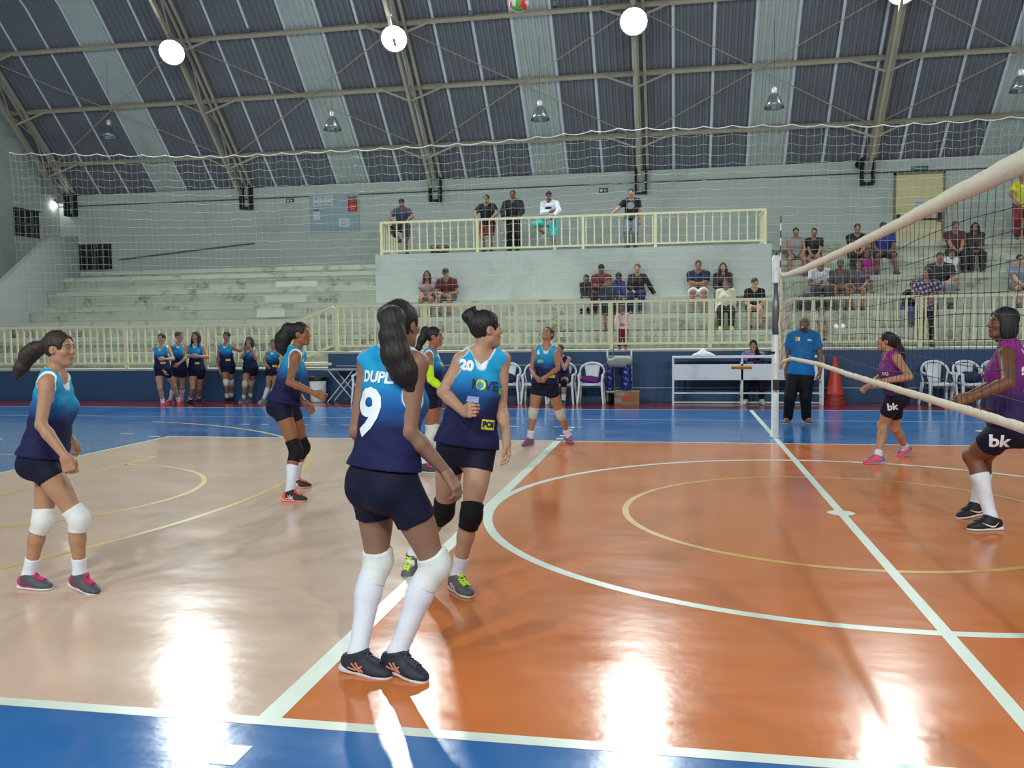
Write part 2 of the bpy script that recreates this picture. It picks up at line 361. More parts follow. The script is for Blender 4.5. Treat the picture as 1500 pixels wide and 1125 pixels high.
for k, px in enumerate((463, 473, 482.5)):
    p = at(px, 295 - k*.7, y=Y1-.04)
    s = sheet('pinned_paper', ['leftmost white paper pinned at the top left of the notice board', 'middle white paper pinned at the top of the notice board', 'rightmost white paper of the three pinned at the top of the notice board'][k], p[0], p[2], .2, .3, M_PAPER, 'paper', y=Y1-.036)
    b = MB()
    for (w0, zz, hh) in ((.13, .09, .02), (.08, .05, .012), (.15, -.1, .025)): b.box(p[0]-w0/2, p[0]+w0/2, Y1-.046, Y1-.041, p[2]+zz, p[2]+zz+hh)
    b.build('printed_lines', MATS['grey_print'], s)
p = at(463.5, 312, y=Y1-.04); s = sheet('pinned_paper', 'white paper with a dark blue heading at the left of the notice board', p[0], p[2]-.05, .22, .34, M_PAPER, 'paper', y=Y1-.036)
MB().box(p[0]-.1, p[0]+.1, Y1-.046, Y1-.041, p[2]+.05, p[2]+.11).build('blue_heading', mat('slate_blue_print', (84, 106, 134), rough=.8), s)
p = at(504, 326, y=Y1-.04); s = sheet('pinned_paper', 'white paper with a round grey mark at the lower right of the notice board', p[0], p[2], .36, .28, M_PAPER, 'paper', y=Y1-.036)
MB().tube([(p[0]+.07*math.cos(a*.524), Y1-.043, p[2]+.07*math.sin(a*.524)) for a in range(12)], .009, 4, closed=True).build('round_mark', MATS['grey_print'], s)
p = at(516.5, 298.5, y=Y1-.04); s = sheet('poster', 'small red poster with brown picture on top, right side of the notice board', p[0], p[2], .3, .46, mat('red_poster', (188, 44, 46), rough=.6, noise=.25, nscale=9), 'poster', y=Y1-.036)
MB().box(p[0]-.15, p[0]+.15, Y1-.046, Y1-.041, p[2]+.06, p[2]+.23).build('poster_picture', mat('brown_poster_picture', (150, 112, 92), rough=.6, noise=.6, nscale=14), s)
b = MB()
for i, w0 in enumerate((.2, .24, .16)): b.box(p[0]-w0/2, p[0]+w0/2, Y1-.046, Y1-.041, p[2]-.05-i*.06, p[2]-.025-i*.06)
b.build('poster_lettering', mat('pink_print', (226, 150, 140), rough=.6), s)

# --- railings: every baluster a part
def railing(label, pts, zb, h, sp=.18, foot=.13, posts=(), sq=.034, name='railing'):
    """pts: list of (x, y, z0) corner points of the base line; uprights at spacing sp"""
    e = empty(name, (pts[0][0], pts[0][1], zb), label, 'railing')
    bal = None
    for (a, c) in zip(pts[:-1], pts[1:]):
        a = Vector(a); c = Vector(c); n = max(1, int(round((c-a).length/sp)))
        local(MB().bar(a+Vector((0,0,h)), c+Vector((0,0,h)), .06, .055).build('top_rail', M_CREAM, e), e)
        local(MB().bar(a+Vector((0,0,foot)), c+Vector((0,0,foot)), .05, .045).build('bottom_rail', M_CREAM, e), e)
        if bal is None: bal = MB().box(-sq/2, sq/2, -sq/2, sq/2, foot, h-.02).mesh('baluster', M_CREAM)
        for i in range(n+1):
            if i == n and c != Vector(pts[-1]): continue
            p = a+(c-a)*(i/n); o = link('baluster', bal, e); local(o, e); o.location = p
    post = MB().box(-.035, .035, -.035, .035, 0, h).mesh('post', M_CREAM)
    for (x, y, z) in posts: o = link('post', post, e); local(o, e); o.location = (x, y, z)
    return e
yr = YW+.12
railing('long cream railing of thin balusters along the front of the stand, right of the steps', [(-8.92, yr, 1.10), (14, yr, 1.10)], 1.1, 1.02, posts=[(-8.92+2.06*i, yr, 1.10) for i in range(12)])
railing('low cream railing along the left walkway behind the waiting blue players', [(X0+.1, yr, LZ+.02), (-10.1, yr, LZ+.02)], LZ, 1.0, posts=[(-20.4+2.06*i, yr, LZ+.02) for i in range(6)])
e = railing('short sloping cream railing joining the low left railing to the higher one', [(-10.05, yr, LZ+.02), (-9.0, yr, 1.12)], LZ, 1.0, posts=[(-10.05, yr, LZ+.02)])
local(MB().box(-10.2, -9.0, YW-.06, YW+.5, .80, .86).build('stair_landing', M_CREAM, e), e)
railing('cream railing along the front edge of the middle balcony', [(-9.2, 16.6, 3.6), (-9.2, 15.28, 3.6), (.8, 15.28, 3.6), (.8, 16.6, 3.6)], 3.6, .86, sp=.215, foot=.1, posts=[(-9.2, 15.28, 3.6), (-6.55, 15.28, 3.6), (-3.75, 15.28, 3.6), (-1.9, 15.28, 3.6), (.8, 15.28, 3.6)])
railing('cream railing of the right balcony near the person in yellow', [(7.75, 16.9, 3.6), (7.75, 15.28, 3.6), (14, 15.28, 3.6)], 3.6, .86, sp=.215, foot=.1, posts=[(7.75, 15.28, 3.6), (10.4, 15.28, 3.6)])
MB_panel = set_props(MB().box(7.56, 7.62, 15.6, 18.4, 3.6, 4.5).build('side_panel', mat('beige_side_panel', (196, 184, 146), rough=.6, noise=.1)), 'beige panel closing the side of the right balcony', 'panel')

# --- roof: sheets as parts of the ceiling, each corrugated
def roof_sheet(w, m):
    ribs = 6; v = []; f = []; xs = []
    for i in range(ribs):
        x = i*w/ribs; q = w/ribs
        xs += [(x, 0), (x+q*.28, 0), (x+q*.42, .035), (x+q*.72, .035), (x+q*.86, 0)]
    xs.append((w, 0)); xs = xs[:-1]+[(w-.065, 0), (w-.065, -.012), (w+.004, -.012)]; k = len(xs)
    for j, (y, z) in enumerate(PROF_ALL):
        a = PROF_ALL[max(j-1, 0)]; c = PROF_ALL[min(j+1, len(PROF_ALL)-1)]; t = Vector((0, c[0]-a[0], c[1]-a[1])).normalized(); n = Vector((0, t.z, -t.y))
        if n.z < 0: n = -n
        for (x, hh) in xs: v.append((x, y+n.y*hh, z+n.z*hh))
    mi = []
    for j in range(len(PROF_ALL)-1):
        for i in range(k-1):
            f.append((j*k+i, j*k+i+1, (j+1)*k+i+1, (j+1)*k+i)); mi.append(1 if i == k-2 else 0)
    return mk_mesh('roof_sheet', v, f, [m, M_SEAM], midx=mi)
ceil_e = empty('ceiling', (0, 0, 15), None, None); structure(ceil_e)
WS = 6.15/6
rsA, rsB, rsC = roof_sheet(WS, M_SHEET), roof_sheet(WS, M_CLEAR), roof_sheet(WS, M_SHEET)
i = 0; x = TRUSS_X[0]-WS
while x < X1+.2:
    k = (i-1) % 6
    o = link('roof_sheet', rsB if k == 3 else rsA, ceil_e); o.matrix_parent_inverse = Matrix.Translation((0,0,15)).inverted(); o.location = (x, 0, 0)
    x += WS; i += 1
# purlins
def prof_pt(s):                                             # point at arc length s from the back eave
    for (a, c) in zip(PROF_ALL[:-1], PROF_ALL[1:]):
        L = math.hypot(c[0]-a[0], c[1]-a[1])
        if s <= L: t = s/L; return (a[0]+(c[0]-a[0])*t, a[1]+(c[1]-a[1])*t, (c[0]-a[0])/L, (c[1]-a[1])/L)
        s -= L
    return (PROF_ALL[-1][0], PROF_ALL[-1][1], 0, -1)
PUR_S = [1.30, 3.17, 5.02, 6.9, 8.8, 10.7, 12.7, 14.8, 17, 19.2, 21.4, 23.6]
names = ['lowest', 'second', 'third']
for i, s in enumerate(PUR_S):
    y, z, ty, tz = prof_pt(s); n = (-tz, ty) if ty > 0 else (tz, -ty)
    y -= abs(tz)*.07*(1 if tz > 0 else -1); z -= abs(ty)*.07
    lab = ('long cream roof beam, %s one above the back wall' % names[i]) if i < 3 else 'cream roof beam higher in the arched roof'
    set_props(MB().bar((X0, y, z), (X1, y, z), .10, .10, up=(0, ty, tz)).build('roof_beam', M_STEEL), lab, 'beam', 'roof beams')
# trusses
def off_pt(s, d):
    y, z, ty, tz = prof_pt(s); nx, nz = (tz, -ty)
    if nz > 0: nx, nz = -nx, -nz
    return Vector((0, y+nx*d*(-1 if False else 1), z+nz*d))
TL = sum(math.hypot(c[0]-a[0], c[1]-a[1]) for a, c in zip(PROF_ALL[:-1], PROF_ALL[1:]))
TLAB = {-20.9: 'roof truss against the left end wall', -14.7: 'roof truss carrying the leftmost floodlight', -8.55: 'roof truss carrying the second floodlight from the left',
        -2.4: 'roof truss carrying the third floodlight from the left', 3.79: 'roof truss carrying the floodlight at the top right', 10.0: 'roof truss right of the picture over the right balcony', 16.2: 'roof truss at the far right end of the hall'}
def truss(x):
    e = empty('roof_truss', (x, 18.4, 5.5), 'cream steel ' + TLAB[x], 'truss', 'roof trusses')
    ns = 40; ss = [0.25 + (TL-.5)*i/ns for i in range(ns+1)]
    for nm, d, wd in (('inner_chord', .62, .15), ('outer_chord', .17, .1)):
        b = MB()
        for xo in (-.09, .09) if nm == 'outer_chord' else (0,):
            for s0, s1 in zip(ss[:-1], ss[1:]): b.bar(off_pt(s0, d)+Vector((x+xo+(.12 if nm == 'outer_chord' else 0), 0, 0)), off_pt(s1, d)+Vector((x+xo+(.12 if nm == 'outer_chord' else 0), 0, 0)), wd if nm == 'inner_chord' else .045, .08, up=(1,0,0))
        local(b.build(nm, M_STEEL, e), e)
    for i in range(ns):
        a = off_pt(ss[i], .6 if i % 2 else .2); c = off_pt(ss[i+1], .2 if i % 2 else .6); X = Vector((x+.06, 0, 0))
        local(MB().bar(a+X, c+X, .03, .03).build('web_bar', M_STEEL, e), e)
    for s in PUR_S[:6]:
        for sx in (-1, 1):
            a = off_pt(s-.1, .6)+Vector((x, 0, 0)); c = off_pt(s, .13)+Vector((x+sx*.85, 0, 0)); local(MB().bar(a, c, .05, .05).build('knee_brace', M_STEEL, e), e)
    for sy in (1, -1):
        p = [Vector((x, sy*18.42, 6.25)), Vector((x, sy*18.42, 5.42))]
        b = MB(); b.box(x-.16, x-.10, sy*18.36-.12, sy*18.36+.12, 5.42, 6.15); b.box(x+.14, x+.2, sy*18.36-.12, sy*18.36+.12, 5.42, 6.15); b.box(x-.13, x+.17, sy*18.36+.02, sy*18.36+.1, 5.42, 5.5)
        local(b.build('wall_shoe', M_DARK, e), e)
    return e
for x in TRUSS_X[:6]: truss(x)
# thin crossed tie rods between the trusses
for i, (xa, xb) in enumerate(zip(TRUSS_X[:5], TRUSS_X[1:6])):
    for (s0, s1) in ((1.3, 5.02),):
        b = MB(); b.tube([off_pt(s0, .2)+Vector((xa, 0, 0)), off_pt(s1, .2)+Vector((xb, 0, 0))], .014, 5); b.tube([off_pt(s1, .22)+Vector((xa, 0, 0)), off_pt(s0, .22)+Vector((xb, 0, 0))], .014, 5)
        e = empty('tie_rods', off_pt(s0, .2)+Vector((xa, 0, 0)), 'pair of thin crossed tie rods under the roof, %s bay from the left' % ['first', 'second', 'third', 'fourth', 'fifth'][i], 'rod', 'crossed tie rods')
        local(MB().tube([off_pt(s0, .2)+Vector((xa, 0, 0)), off_pt(s1, .2)+Vector((xb, 0, 0))], .014, 5).build('rod', M_STEEL, e), e)
        local(MB().tube([off_pt(s1, .23)+Vector((xa, 0, 0)), off_pt(s0, .23)+Vector((xb, 0, 0))], .014, 5).build('rod', M_STEEL, e), e)

# --- floodlights
M_LENS = mat('lit_floodlight_glass', (255, 255, 255), emit=22)
FL = ['glowing round floodlight on the leftmost visible roof truss', 'glowing round floodlight, second from the left under the roof', 'glowing round floodlight, third from the left under the roof', 'glowing round floodlight at the top right edge of the picture', 'glowing floodlight beyond the right edge of the picture']
for i, p in enumerate(LAMPS_FAR + LAMPS_NEAR):
    P = Vector(p); d = (lamp_aim(p)-P).normalized()
    e = empty('floodlight', P, FL[i] if i < 5 else 'floodlight on the near side behind the viewpoint, %s from the left' % ['first', 'second', 'third', 'fourth', 'fifth'][i-5], 'lamp', 'floodlights')
    h = MB(); h.lathe(P, [(.10, -.34), (.16, -.3), (.2, -.2), (.33, 0), (.36, .05), (.34, .05), (.31, .0)], 24, axis=d, cap1=False); local(h.build('housing', M_GREYM, e, True), e)
    local(MB().lathe(P, [(.33, 0.0), (.33, .02)], 24, axis=d).build('lens', M_LENS, e), e)
    local(MB().bar(P-d*.3, P+Vector((0, .25*(1 if p[1] > 0 else -1), .38)), .05).build('bracket', M_STEEL, e), e)
# hanging bell lamps, switched off
M_BELL = mat('bell_reflector', (150, 160, 164), rough=.25, metal=.8, trans=.0); M_BELLC = mat('bell_cap', (225, 230, 230), rough=.3, metal=.3)
for i, (px, py, sd) in enumerate([(160, 195, 'far left in front of the first pale roof strip'), (487, 183, 'second from the left under the roof'), (791, 168, 'in the middle of the row under the roof'), (1134, 150, 'fourth from the left, left of the top right truss'), (1495, 125, 'at the right edge of the picture')]):
    p = Vector(at(px, py, y=15.4)); e = empty('bell_lamp', p, 'unlit bell-shaped hanging lamp, %s' % sd, 'lamp', 'hanging bell lamps')
    local(MB().lathe(p, [(.235, -.13), (.25, -.14), (.2, -.02), (.13, .14), (.07, .22), (.06, .22), (.12, .13), (.185, -.02), (.225, -.13)], 20, cap0=False, cap1=False).build('reflector', M_BELL, e, True), e)
    local(MB().lathe(p, [(.05, .2), (.065, .22), (.065, .34), (.03, .38)], 12).build('lamp_cap', M_BELLC, e, True), e)
    local(MB().tube([p+Vector((0,0,.36)), p+Vector((0,0,2.0))], .004, 4).build('cord', M_BLACK, e), e)
    local(MB().lathe(p, [(.02, .1), (.055, .04), (.05, -.06), (.015, -.1)], 10).build('bulb', M_WHITE, e, True), e)
p = Vector(at(79, 301, y=18.2)); e = empty('wall_lamp', p, 'small lit lamp high in the far left corner of the hall', 'lamp')
local(MB().lathe(p, [(.03, -.1), (.09, -.06), (.1, .02), (.05, .1)], 12).build('bulb', mat('lit_bulb', (255, 255, 250), emit=14), e, True), e)
local(MB().bar(p+Vector((0, .02, .1)), p+Vector((0, .3, .16)), .05).build('bracket', M_BLACK, e), e)
# conduit drops with boxes on the third beam
for (px, py, sd) in [(690, 19, 'left of the ball'), (365, 43, 'right of the leftmost floodlight'), (813, 5, 'right of the ball')]:
    p = Vector(at(px, py, y=15.0)); e = empty('junction_box', p, 'small grey junction box on the third roof beam, %s' % sd, 'junction box', 'junction boxes')
    local(MB().box(p.x-.06, p.x+.06, p.y-.06, p.y+.02, p.z-.08, p.z+.06).build('box', M_GREYM, e), e); local(MB().tube([p+Vector((0,0,.05)), p+Vector((0,0,.6))], .016, 6).build('pipe', M_GREYM, e), e)
p = Vector(at(1263, 241, y=18.3)); e = empty('wall_speaker', p, 'small dark horn beside the foot of the right roof truss', 'speaker'); local(MB().lathe(p, [(.03, 0), (.05, .1), (.11, .2)], 12, axis=(-.6, -.8, -.1)).build('horn', M_BLACK, e, True), e); local(MB().box(p.x-.03, p.x+.06, p.y-.02, p.y+.18, p.z-.05, p.z+.05).build('mount', M_BLACK, e), e)

# --- protective netting hung in front of the stand
def netting():
    e = empty('safety_netting', (0, 11.55, 5.6), 'wide pale safety netting hung in front of the spectator stand, scalloped along its top rope', 'netting')
    random.seed(3); n_x = 217; n_z = 25; xs = np.linspace(-17.4, 14.6, n_x)
    TOP = np.interp(xs, [-17.4, -12, -8.7, -5.6, -2.65, -1.2, .8, 2.8, 5.1, 14.6], [6.0, 5.66, 5.64, 5.66, 5.8, 5.75, 5.7, 5.58, 5.62, 5.8])+.02
    ph = np.arange(n_x)
    sc = np.abs(np.sin(ph*math.pi/4))*.05
    def P(i, k):
        t = k/n_z; z = TOP[i]-sc[i]*(1-t)**2 - t*(TOP[i]-1.15)
        sag = .03*math.sin(i*.09+k*.5)+.02*math.sin(i*.31)
        return (xs[i]+.03*math.sin(k*.4+i*.05)*t, 11.55+.10*math.sin(t*math.pi)+sag*.6, z+.02*math.sin(i*.12+k*.9)*(1 if 0 < k else 0))
    G = np.array([[P(i, k) for k in range(n_z+1)] for i in range(n_x)])
    vs = []; fs = []
    def strip(pts, r, n=3):
        pts = np.asarray(pts); o = sum(len(q) for q in vs); k = len(pts); d = np.gradient(pts, axis=0); d /= np.linalg.norm(d, axis=1)[:, None]+1e-9
        ref = np.array([0, 1., 0]); l = np.cross(d, ref); l /= np.linalg.norm(l, axis=1)[:, None]+1e-9; u = np.cross(l, d)
        ring = [pts + r*(l*math.cos(2*math.pi*j/n)+u*math.sin(2*math.pi*j/n)) for j in range(n)]
        vs.append(np.stack(ring, 1).reshape(-1, 3))
        i = np.arange(k-1)[:, None]; j = np.arange(n)[None, :]; j2 = (j+1) % n
        fs.append((np.stack([i*n+j, i*n+j2, (i+1)*n+j2, (i+1)*n+j], -1).reshape(-1, 4)+o))
    for i in range(n_x): strip(G[i], .0023)
    for k in range(1, n_z+1): strip(G[:, k], .003)
    m = mat('netting_cord', (178, 186, 180), rough=.7)
    o = link('net_cords', mk_mesh('net_cords', np.concatenate(vs), np.concatenate(fs), m), e); local(o, e); o['kind'] = 'stuff'
    vs.clear(); fs.clear(); strip(G[:, 0], .011, 5)
    local(link('top_rope', mk_mesh('top_rope', np.concatenate(vs), np.concatenate(fs), mat('top_rope', (232, 236, 232), rough=.7)), e), e)
netting()
# ================================================================== things on the floor
M_TAPE = mat('aged_white_tape', (214, 204, 182), rough=.8, noise=.08, nscale=12, bump=.3, bscale=40)
M_CORD = mat('dark_net_cord', (34, 34, 38), rough=.8)
def net():
    e = empty('volleyball_net', (0, 0, 1.1), 'volleyball net with pale top tape and black mesh crossing the right of the court', 'net')
    ys = np.linspace(-4.62, 4.55, 93)
    yk = [-4.7, -3.85, -2.97, -1.53, -.07, .98, 2.44, 4.0, 4.55]
    top = np.interp(ys, yk, [2.27, 2.27, 2.26, 2.232, 2.22, 2.22, 2.222, 2.245, 2.28]); topb = np.interp(ys, yk, [2.17, 2.17, 2.175, 2.165, 2.155, 2.15, 2.15, 2.18, 2.22])
    bk = [-4.7, -3.92, -3.04, -1.6, -.45, 1.24, 3.32, 4.15, 4.4, 4.62]
    bot = np.interp(ys, bk, [1.165, 1.165, 1.17, 1.175, 1.18, 1.2, 1.18, 1.115, 1.06, .98])
    def band(nm, zt, zb, th, m):
        v = []; f = []
        for y, a, c in zip(ys, zt, zb):
            w = .004*math.sin(y*9)+.003*math.sin(y*23)
            v += [(-th/2+w, y, c), (th/2+w, y, c), (th/2*1.2+w, y, (a+c)/2), (th/2+w, y, a), (-th/2+w, y, a), (-th/2*1.2+w, y, (a+c)/2)]
        for i in range(len(ys)-1):
            for j in range(6): f.append((i*6+j, i*6+(j+1) % 6, (i+1)*6+(j+1) % 6, (i+1)*6+j))
        f += [(0,1,2,3,4,5), tuple(len(v)-6+j for j in range(6))[::-1]]
        local(link(nm, mk_mesh(nm, v, f, m, True), e), e)
    band('top_tape', top, topb, .016, M_TAPE)
    b = MB(); b.tube([(.004*math.sin(y*7), y, z+.0015*math.sin(y*31)) for y, z in zip(ys, bot)], [.022+.0014*math.sin(i*1.9) for i in range(len(ys))], 8); local(b.build('bottom_tape', M_TAPE, e, True), e)
    b = MB(); nz = 9
    g = lambda i, k: (0.006*math.sin(i*.7+k), ys[i], topb[i]+(bot[i]-topb[i])*k/nz + (.012*math.sin(ys[i]*2.2+k*1.7) if 0 < k < nz else 0) - (max(0, ys[i]-3)*.05*math.sin(k*math.pi/nz)))
    for i in range(len(ys)-1): b.tube([g(i, k) for k in range(nz+1)], .0015, 3, caps=False)
    for k in range(1, nz): b.tube([g(i, k) for i in range(len(ys))], .0021, 3, caps=False)
    for i in range(0, len(ys)-1, 1):
        for k in range(1, nz):
            p = Vector(g(i, k)); b.tube([p-Vector((0, .006, 0)), p+Vector((0, .006, 0))], .0036, 4)
    o = b.build('mesh_cords', M_CORD, e); o['kind'] = 'stuff'; local(o, e)
    b = MB(); b.tube([(0, -4.6, 2.24), (0, -5.12, 2.38)], .007, 5); b.tube([(0, -4.6, 1.16), (0, -5.12, 1.1)], .007, 5); b.tube([(0, 4.5, 2.25), (0, 4.9, 2.33), (0, 5.12, 2.38)], .007, 5); b.tube([(0, 4.62, .99), (0, 4.9, 1.02), (0, 5.1, 1.04)], .007, 5)
    b.tube([(0, 4.52, 2.24), (.02, 4.54, 1.9), (-.02, 4.5, 1.6), (.01, 4.56, 1.3), (0, 4.6, 1.0)], .016, 6); b.tube([(.02, 4.6, 1.95), (.05, 4.62, 1.7), (.03, 4.6, 1.5)], .035, 6); b.tube([(.03, 4.62, 1.35), (.06, 4.64, 1.1), (.05, 4.64, .98)], [.03, .04, .012], 6)
    local(b.build('side_lacing', M_TAPE, e, True), e)
net()
e = empty('net_post', (0, 5.14, 0), 'white and grey steel net post standing on the far end of the centre line', 'post'); far_post = e
b = MB(); b.lathe((0, 5.14, 0), [(.07, 0), (.075, .02), (.05, .03), (.05, 1.45)], 14, cap1=False); b.lathe((0, 5.14, 1.95), [(.052, .22), (.052, .58), (.03, .6)], 14, cap0=False); local(b.build('white_sleeve', M_WMET, e, True), e)
local(MB().lathe((0, 5.14, 1.45), [(.046, 0), (.046, .74)], 14).build('grey_tube', M_GREYM, e, True), e)
for nm, q in (('hook', ((-.02, 5.1, 1.2), (-.1, 5.04, 1.2), .03)), ('winch', ((0, 5.1, .75), (0, 5.0, .75), .08, .14)), ('post_cap', ((0, 5.14, 2.53), (0, 5.14, 2.6), .05, .02))): local(MB().bar(*q).build(nm, M_BLACK, e), e)
np_ = far_post.copy(); COL.objects.link(np_); np_.location = (0, -5.14, 0); np_['label'] = 'white and grey steel net post at the near end of the centre line'
for ch in list(far_post.children):
    c = ch.copy(); COL.objects.link(c); c.parent = np_; c.matrix_parent_inverse = Matrix.Translation((0, -5.14, 0))
e = empty('net_antenna', (0, 4.6, 2.2), 'thin antenna rod banded dark and pale, upright on the far end of the net', 'antenna')
for i in range(9):
    local(MB().lathe((0, 4.58, 2.15+.098*i), [(.008, 0), (.008, .098)], 8).build('rod_band', M_WHITE if i % 2 else mat('faded_red_band', (88, 62, 62), rough=.6), e), e)

# scorer's table (bench desk)
def table():
    ax = at(985, 592, z=0); c = at(1206, 594, z=0); y0 = 10.35
    x0 = at(986, 560, y=y0)[0]; x1 = at(1205, 560, y=y0)[0]; xm = at(1087, 560, y=y0)[0]
    e = empty('scorer_table', ((x0+x1)/2, y0, 0), 'long white scorer\'s table with solid front panel and tube frame by the blue wall', 'table')
    zt = .98
    local(MB().box(x0-.02, x1+.02, y0-.03, y0+.32, zt-.04, zt).build('table_top', M_WMET, e), e)
    local(MB().box(x0+.02, x1-.02, y0-.02, y0, .50, .82).build('front_panel', M_WHITE, e), e)
    for x in (x0, xm, x1):
        for y in (y0, y0+.28): local(MB().box(x-.02, x+.02, y-.02, y+.02, 0, zt-.04).build('leg', M_WMET, e), e)
    for (z, y) in ((.24, y0), (.03, y0+.28)): local(MB().box(x0, x1, y-.015, y+.015, z-.015, z+.015).build('stretcher', M_WMET, e), e)
    p = Vector(((x0+(x1-x0)*.465), y0-.024, .765))
    local(MB().box(p.x-.20, p.x+.20, p.y-.002, p.y+.003, p.z-.045, p.z+.02).build('yellow_sticker', mat('sticker_yellow', (222, 190, 50), rough=.5), e), e)
    local(MB().box(p.x-.20, p.x+.20, p.y-.006, p.y-.002, p.z-.045, p.z-.005).build('red_sticker', mat('sticker_red', (196, 62, 40), rough=.5), e), e)
    # papers and a folded white cloth
    q = Vector((x0+(x1-x0)*.21, y0+.15, zt+.004))
    vs = []; fs = []; n = 9
    for i in range(n):
        for j in range(n):
            u, w = i/(n-1)*2-1, j/(n-1)*2-1; h = .13*max(0, 1-abs(u)**2.2)*max(0, 1-abs(w)**2)*(.75+.35*math.sin(5*u+2)*math.cos(4*w))
            vs.append((q.x+u*.24, q.y+w*.14, q.z+.004+h))
    for i in range(n-1):
        for j in range(n-1): fs.append((i*n+j, (i+1)*n+j, (i+1)*n+j+1, i*n+j+1))
    o = link('folded_cloth', mk_mesh('folded_cloth', vs, fs, mat('white_cloth', (220, 224, 232), rough=.8, noise=.06), True)); set_props(o, 'crumpled white cloth lying on the left of the scorer\'s table', 'cloth')
    s = o.modifiers.new('t', 'SOLIDIFY'); s.thickness = .006
    return x0, x1, y0
TX0, TX1, TY = table()

# plastic garden chairs
def chair_mesh():
    parts = {}
    def sheetm(fn, nu, nv, th):
        v = []; f = []
        for s in (0, 1):
            for i in range(nu+1):
                for j in range(nv+1): v.append(fn(i/nu, j/nv, s*th))
        k = (nu+1)*(nv+1); g = lambda i, j, s: s*k+i*(nv+1)+j
        for i in range(nu):
            for j in range(nv):
                f.append((g(i,j,0), g(i,j+1,0), g(i+1,j+1,0), g(i+1,j,0))); f.append((g(i,j,1), g(i+1,j,1), g(i+1,j+1,1), g(i,j+1,1)))
        for i in range(nu):
            f.append((g(i,0,0), g(i+1,0,0), g(i+1,0,1), g(i,0,1))); f.append((g(i,nv,0), g(i,nv,1), g(i+1,nv,1), g(i+1,nv,0)))
        for j in range(nv):
            f.append((g(0,j,0), g(0,j,1), g(0,j+1,1), g(0,j+1,0))); f.append((g(nu,j,0), g(nu,j+1,0), g(nu,j+1,1), g(nu,j,1)))
        return v, f
    # chair faces -y ; seat at z .43
    v, f = sheetm(lambda u, w, t: ((u-.5)*(.44-.05*w), -.22+w*.44, .43-.02*math.sin(math.pi*w)*math.sin(math.pi*u)-t), 6, 6, .02)
    b = MB(); b.add(v, f); b.box(-.22, .22, -.235, -.215, .38, .435); parts['seat'] = b.mesh('seat', M_WHITE, True)
    b = MB()                                               # back: central splat with rounded top and slots
    def back(u, w, t):
        hw = (.12+.06*w)
        return ((u-.5)*2*hw, .20+.09*w-.03*math.cos((u-.5)*2.4)+t, .44+w*.36)
    v, f = sheetm(back, 8, 6, .018); b.add(v, f)
    for k in (-1, 1):
        pass
    parts['back_splat'] = b.mesh('back_splat', M_WHITE, True)
    b = MB(); pts = []
    for i in range(25):
        a = math.pi*i/24; pts.append((.275*math.cos(a), .16+.12*math.sin(a)**.8, .62+.22*math.sin(a)**.75))
    full = [(.265, -.20, .60)]+pts+[(-.265, -.20, .60)]; b.tube(full, .023, 8); b.tube([(.235, .18, .43), (.262, .2, .55), (.268, .19, .66)], .018, 6); b.tube([(-.235, .18, .43), (-.262, .2, .55), (-.268, .19, .66)], .018, 6)
    for w in (.35, .68): pass
    parts['arm_hoop'] = b.mesh('arm_hoop', M_WHITE, True)
    b = MB()
    for kx in (-.1, .1): b.tube([(kx, .255, .8), (kx*1.25, .262, .83)], .03, 6)
    legs = []
    for (sx, y0, y1, top) in ((-1, -.19, -.25, .60), (1, -.19, -.25, .60), (-1, .20, .27, .47), (1, .20, .27, .47)):
        b = MB(); b.bar((sx*.245, y0, .43), (sx*.285, y1, 0), .07, .05, w2=.045)
        if y0 < 0: b.bar((sx*.245, y0, .40), (sx*.265, -.205, .61), .05, .045)
        legs.append(b.mesh('leg', M_WHITE))
    return parts, legs
CH_PARTS, CH_LEGS = chair_mesh()
def chair(x, y, rz, label):
    e = empty('plastic_chair', (x, y, 0), label, 'chair', 'white plastic chairs', rz); e.scale = (.93, .96, 1.0)
    for k, me in CH_PARTS.items(): link(k, me, e)
    for me in CH_LEGS: link('leg', me, e)
    return e
def gx(px, py): q = at(px, py, z=0); return q[0], q[1]
CHAIRS = []
CH_S = .93
for (px, rz, lab) in [(545, .1, 'white plastic chair hidden in part behind player nine, beside the folding table'), (750, .05, 'white plastic chair holding a dark bag, left of the far player looking up'),
                      (790, .0, 'white plastic chair directly behind the far player looking up'), (829, -.05, 'white plastic chair on which the girl with black knee pads sits'), (870, 0, 'white plastic chair with a purple cloth on its seat, left of the hand trolley'),
                      (1357, .15, 'white plastic chair behind the purple team, leftmost at the right end'), (1401, .15, 'white plastic chair with a dark blue bag on it behind the purple players'), (1441, .15, 'white plastic chair partly hidden behind the large purple player')]:
    x, y = gx(px, 588); chair(x, 10.55, rz, lab); CHAIRS.append((x, 10.55))
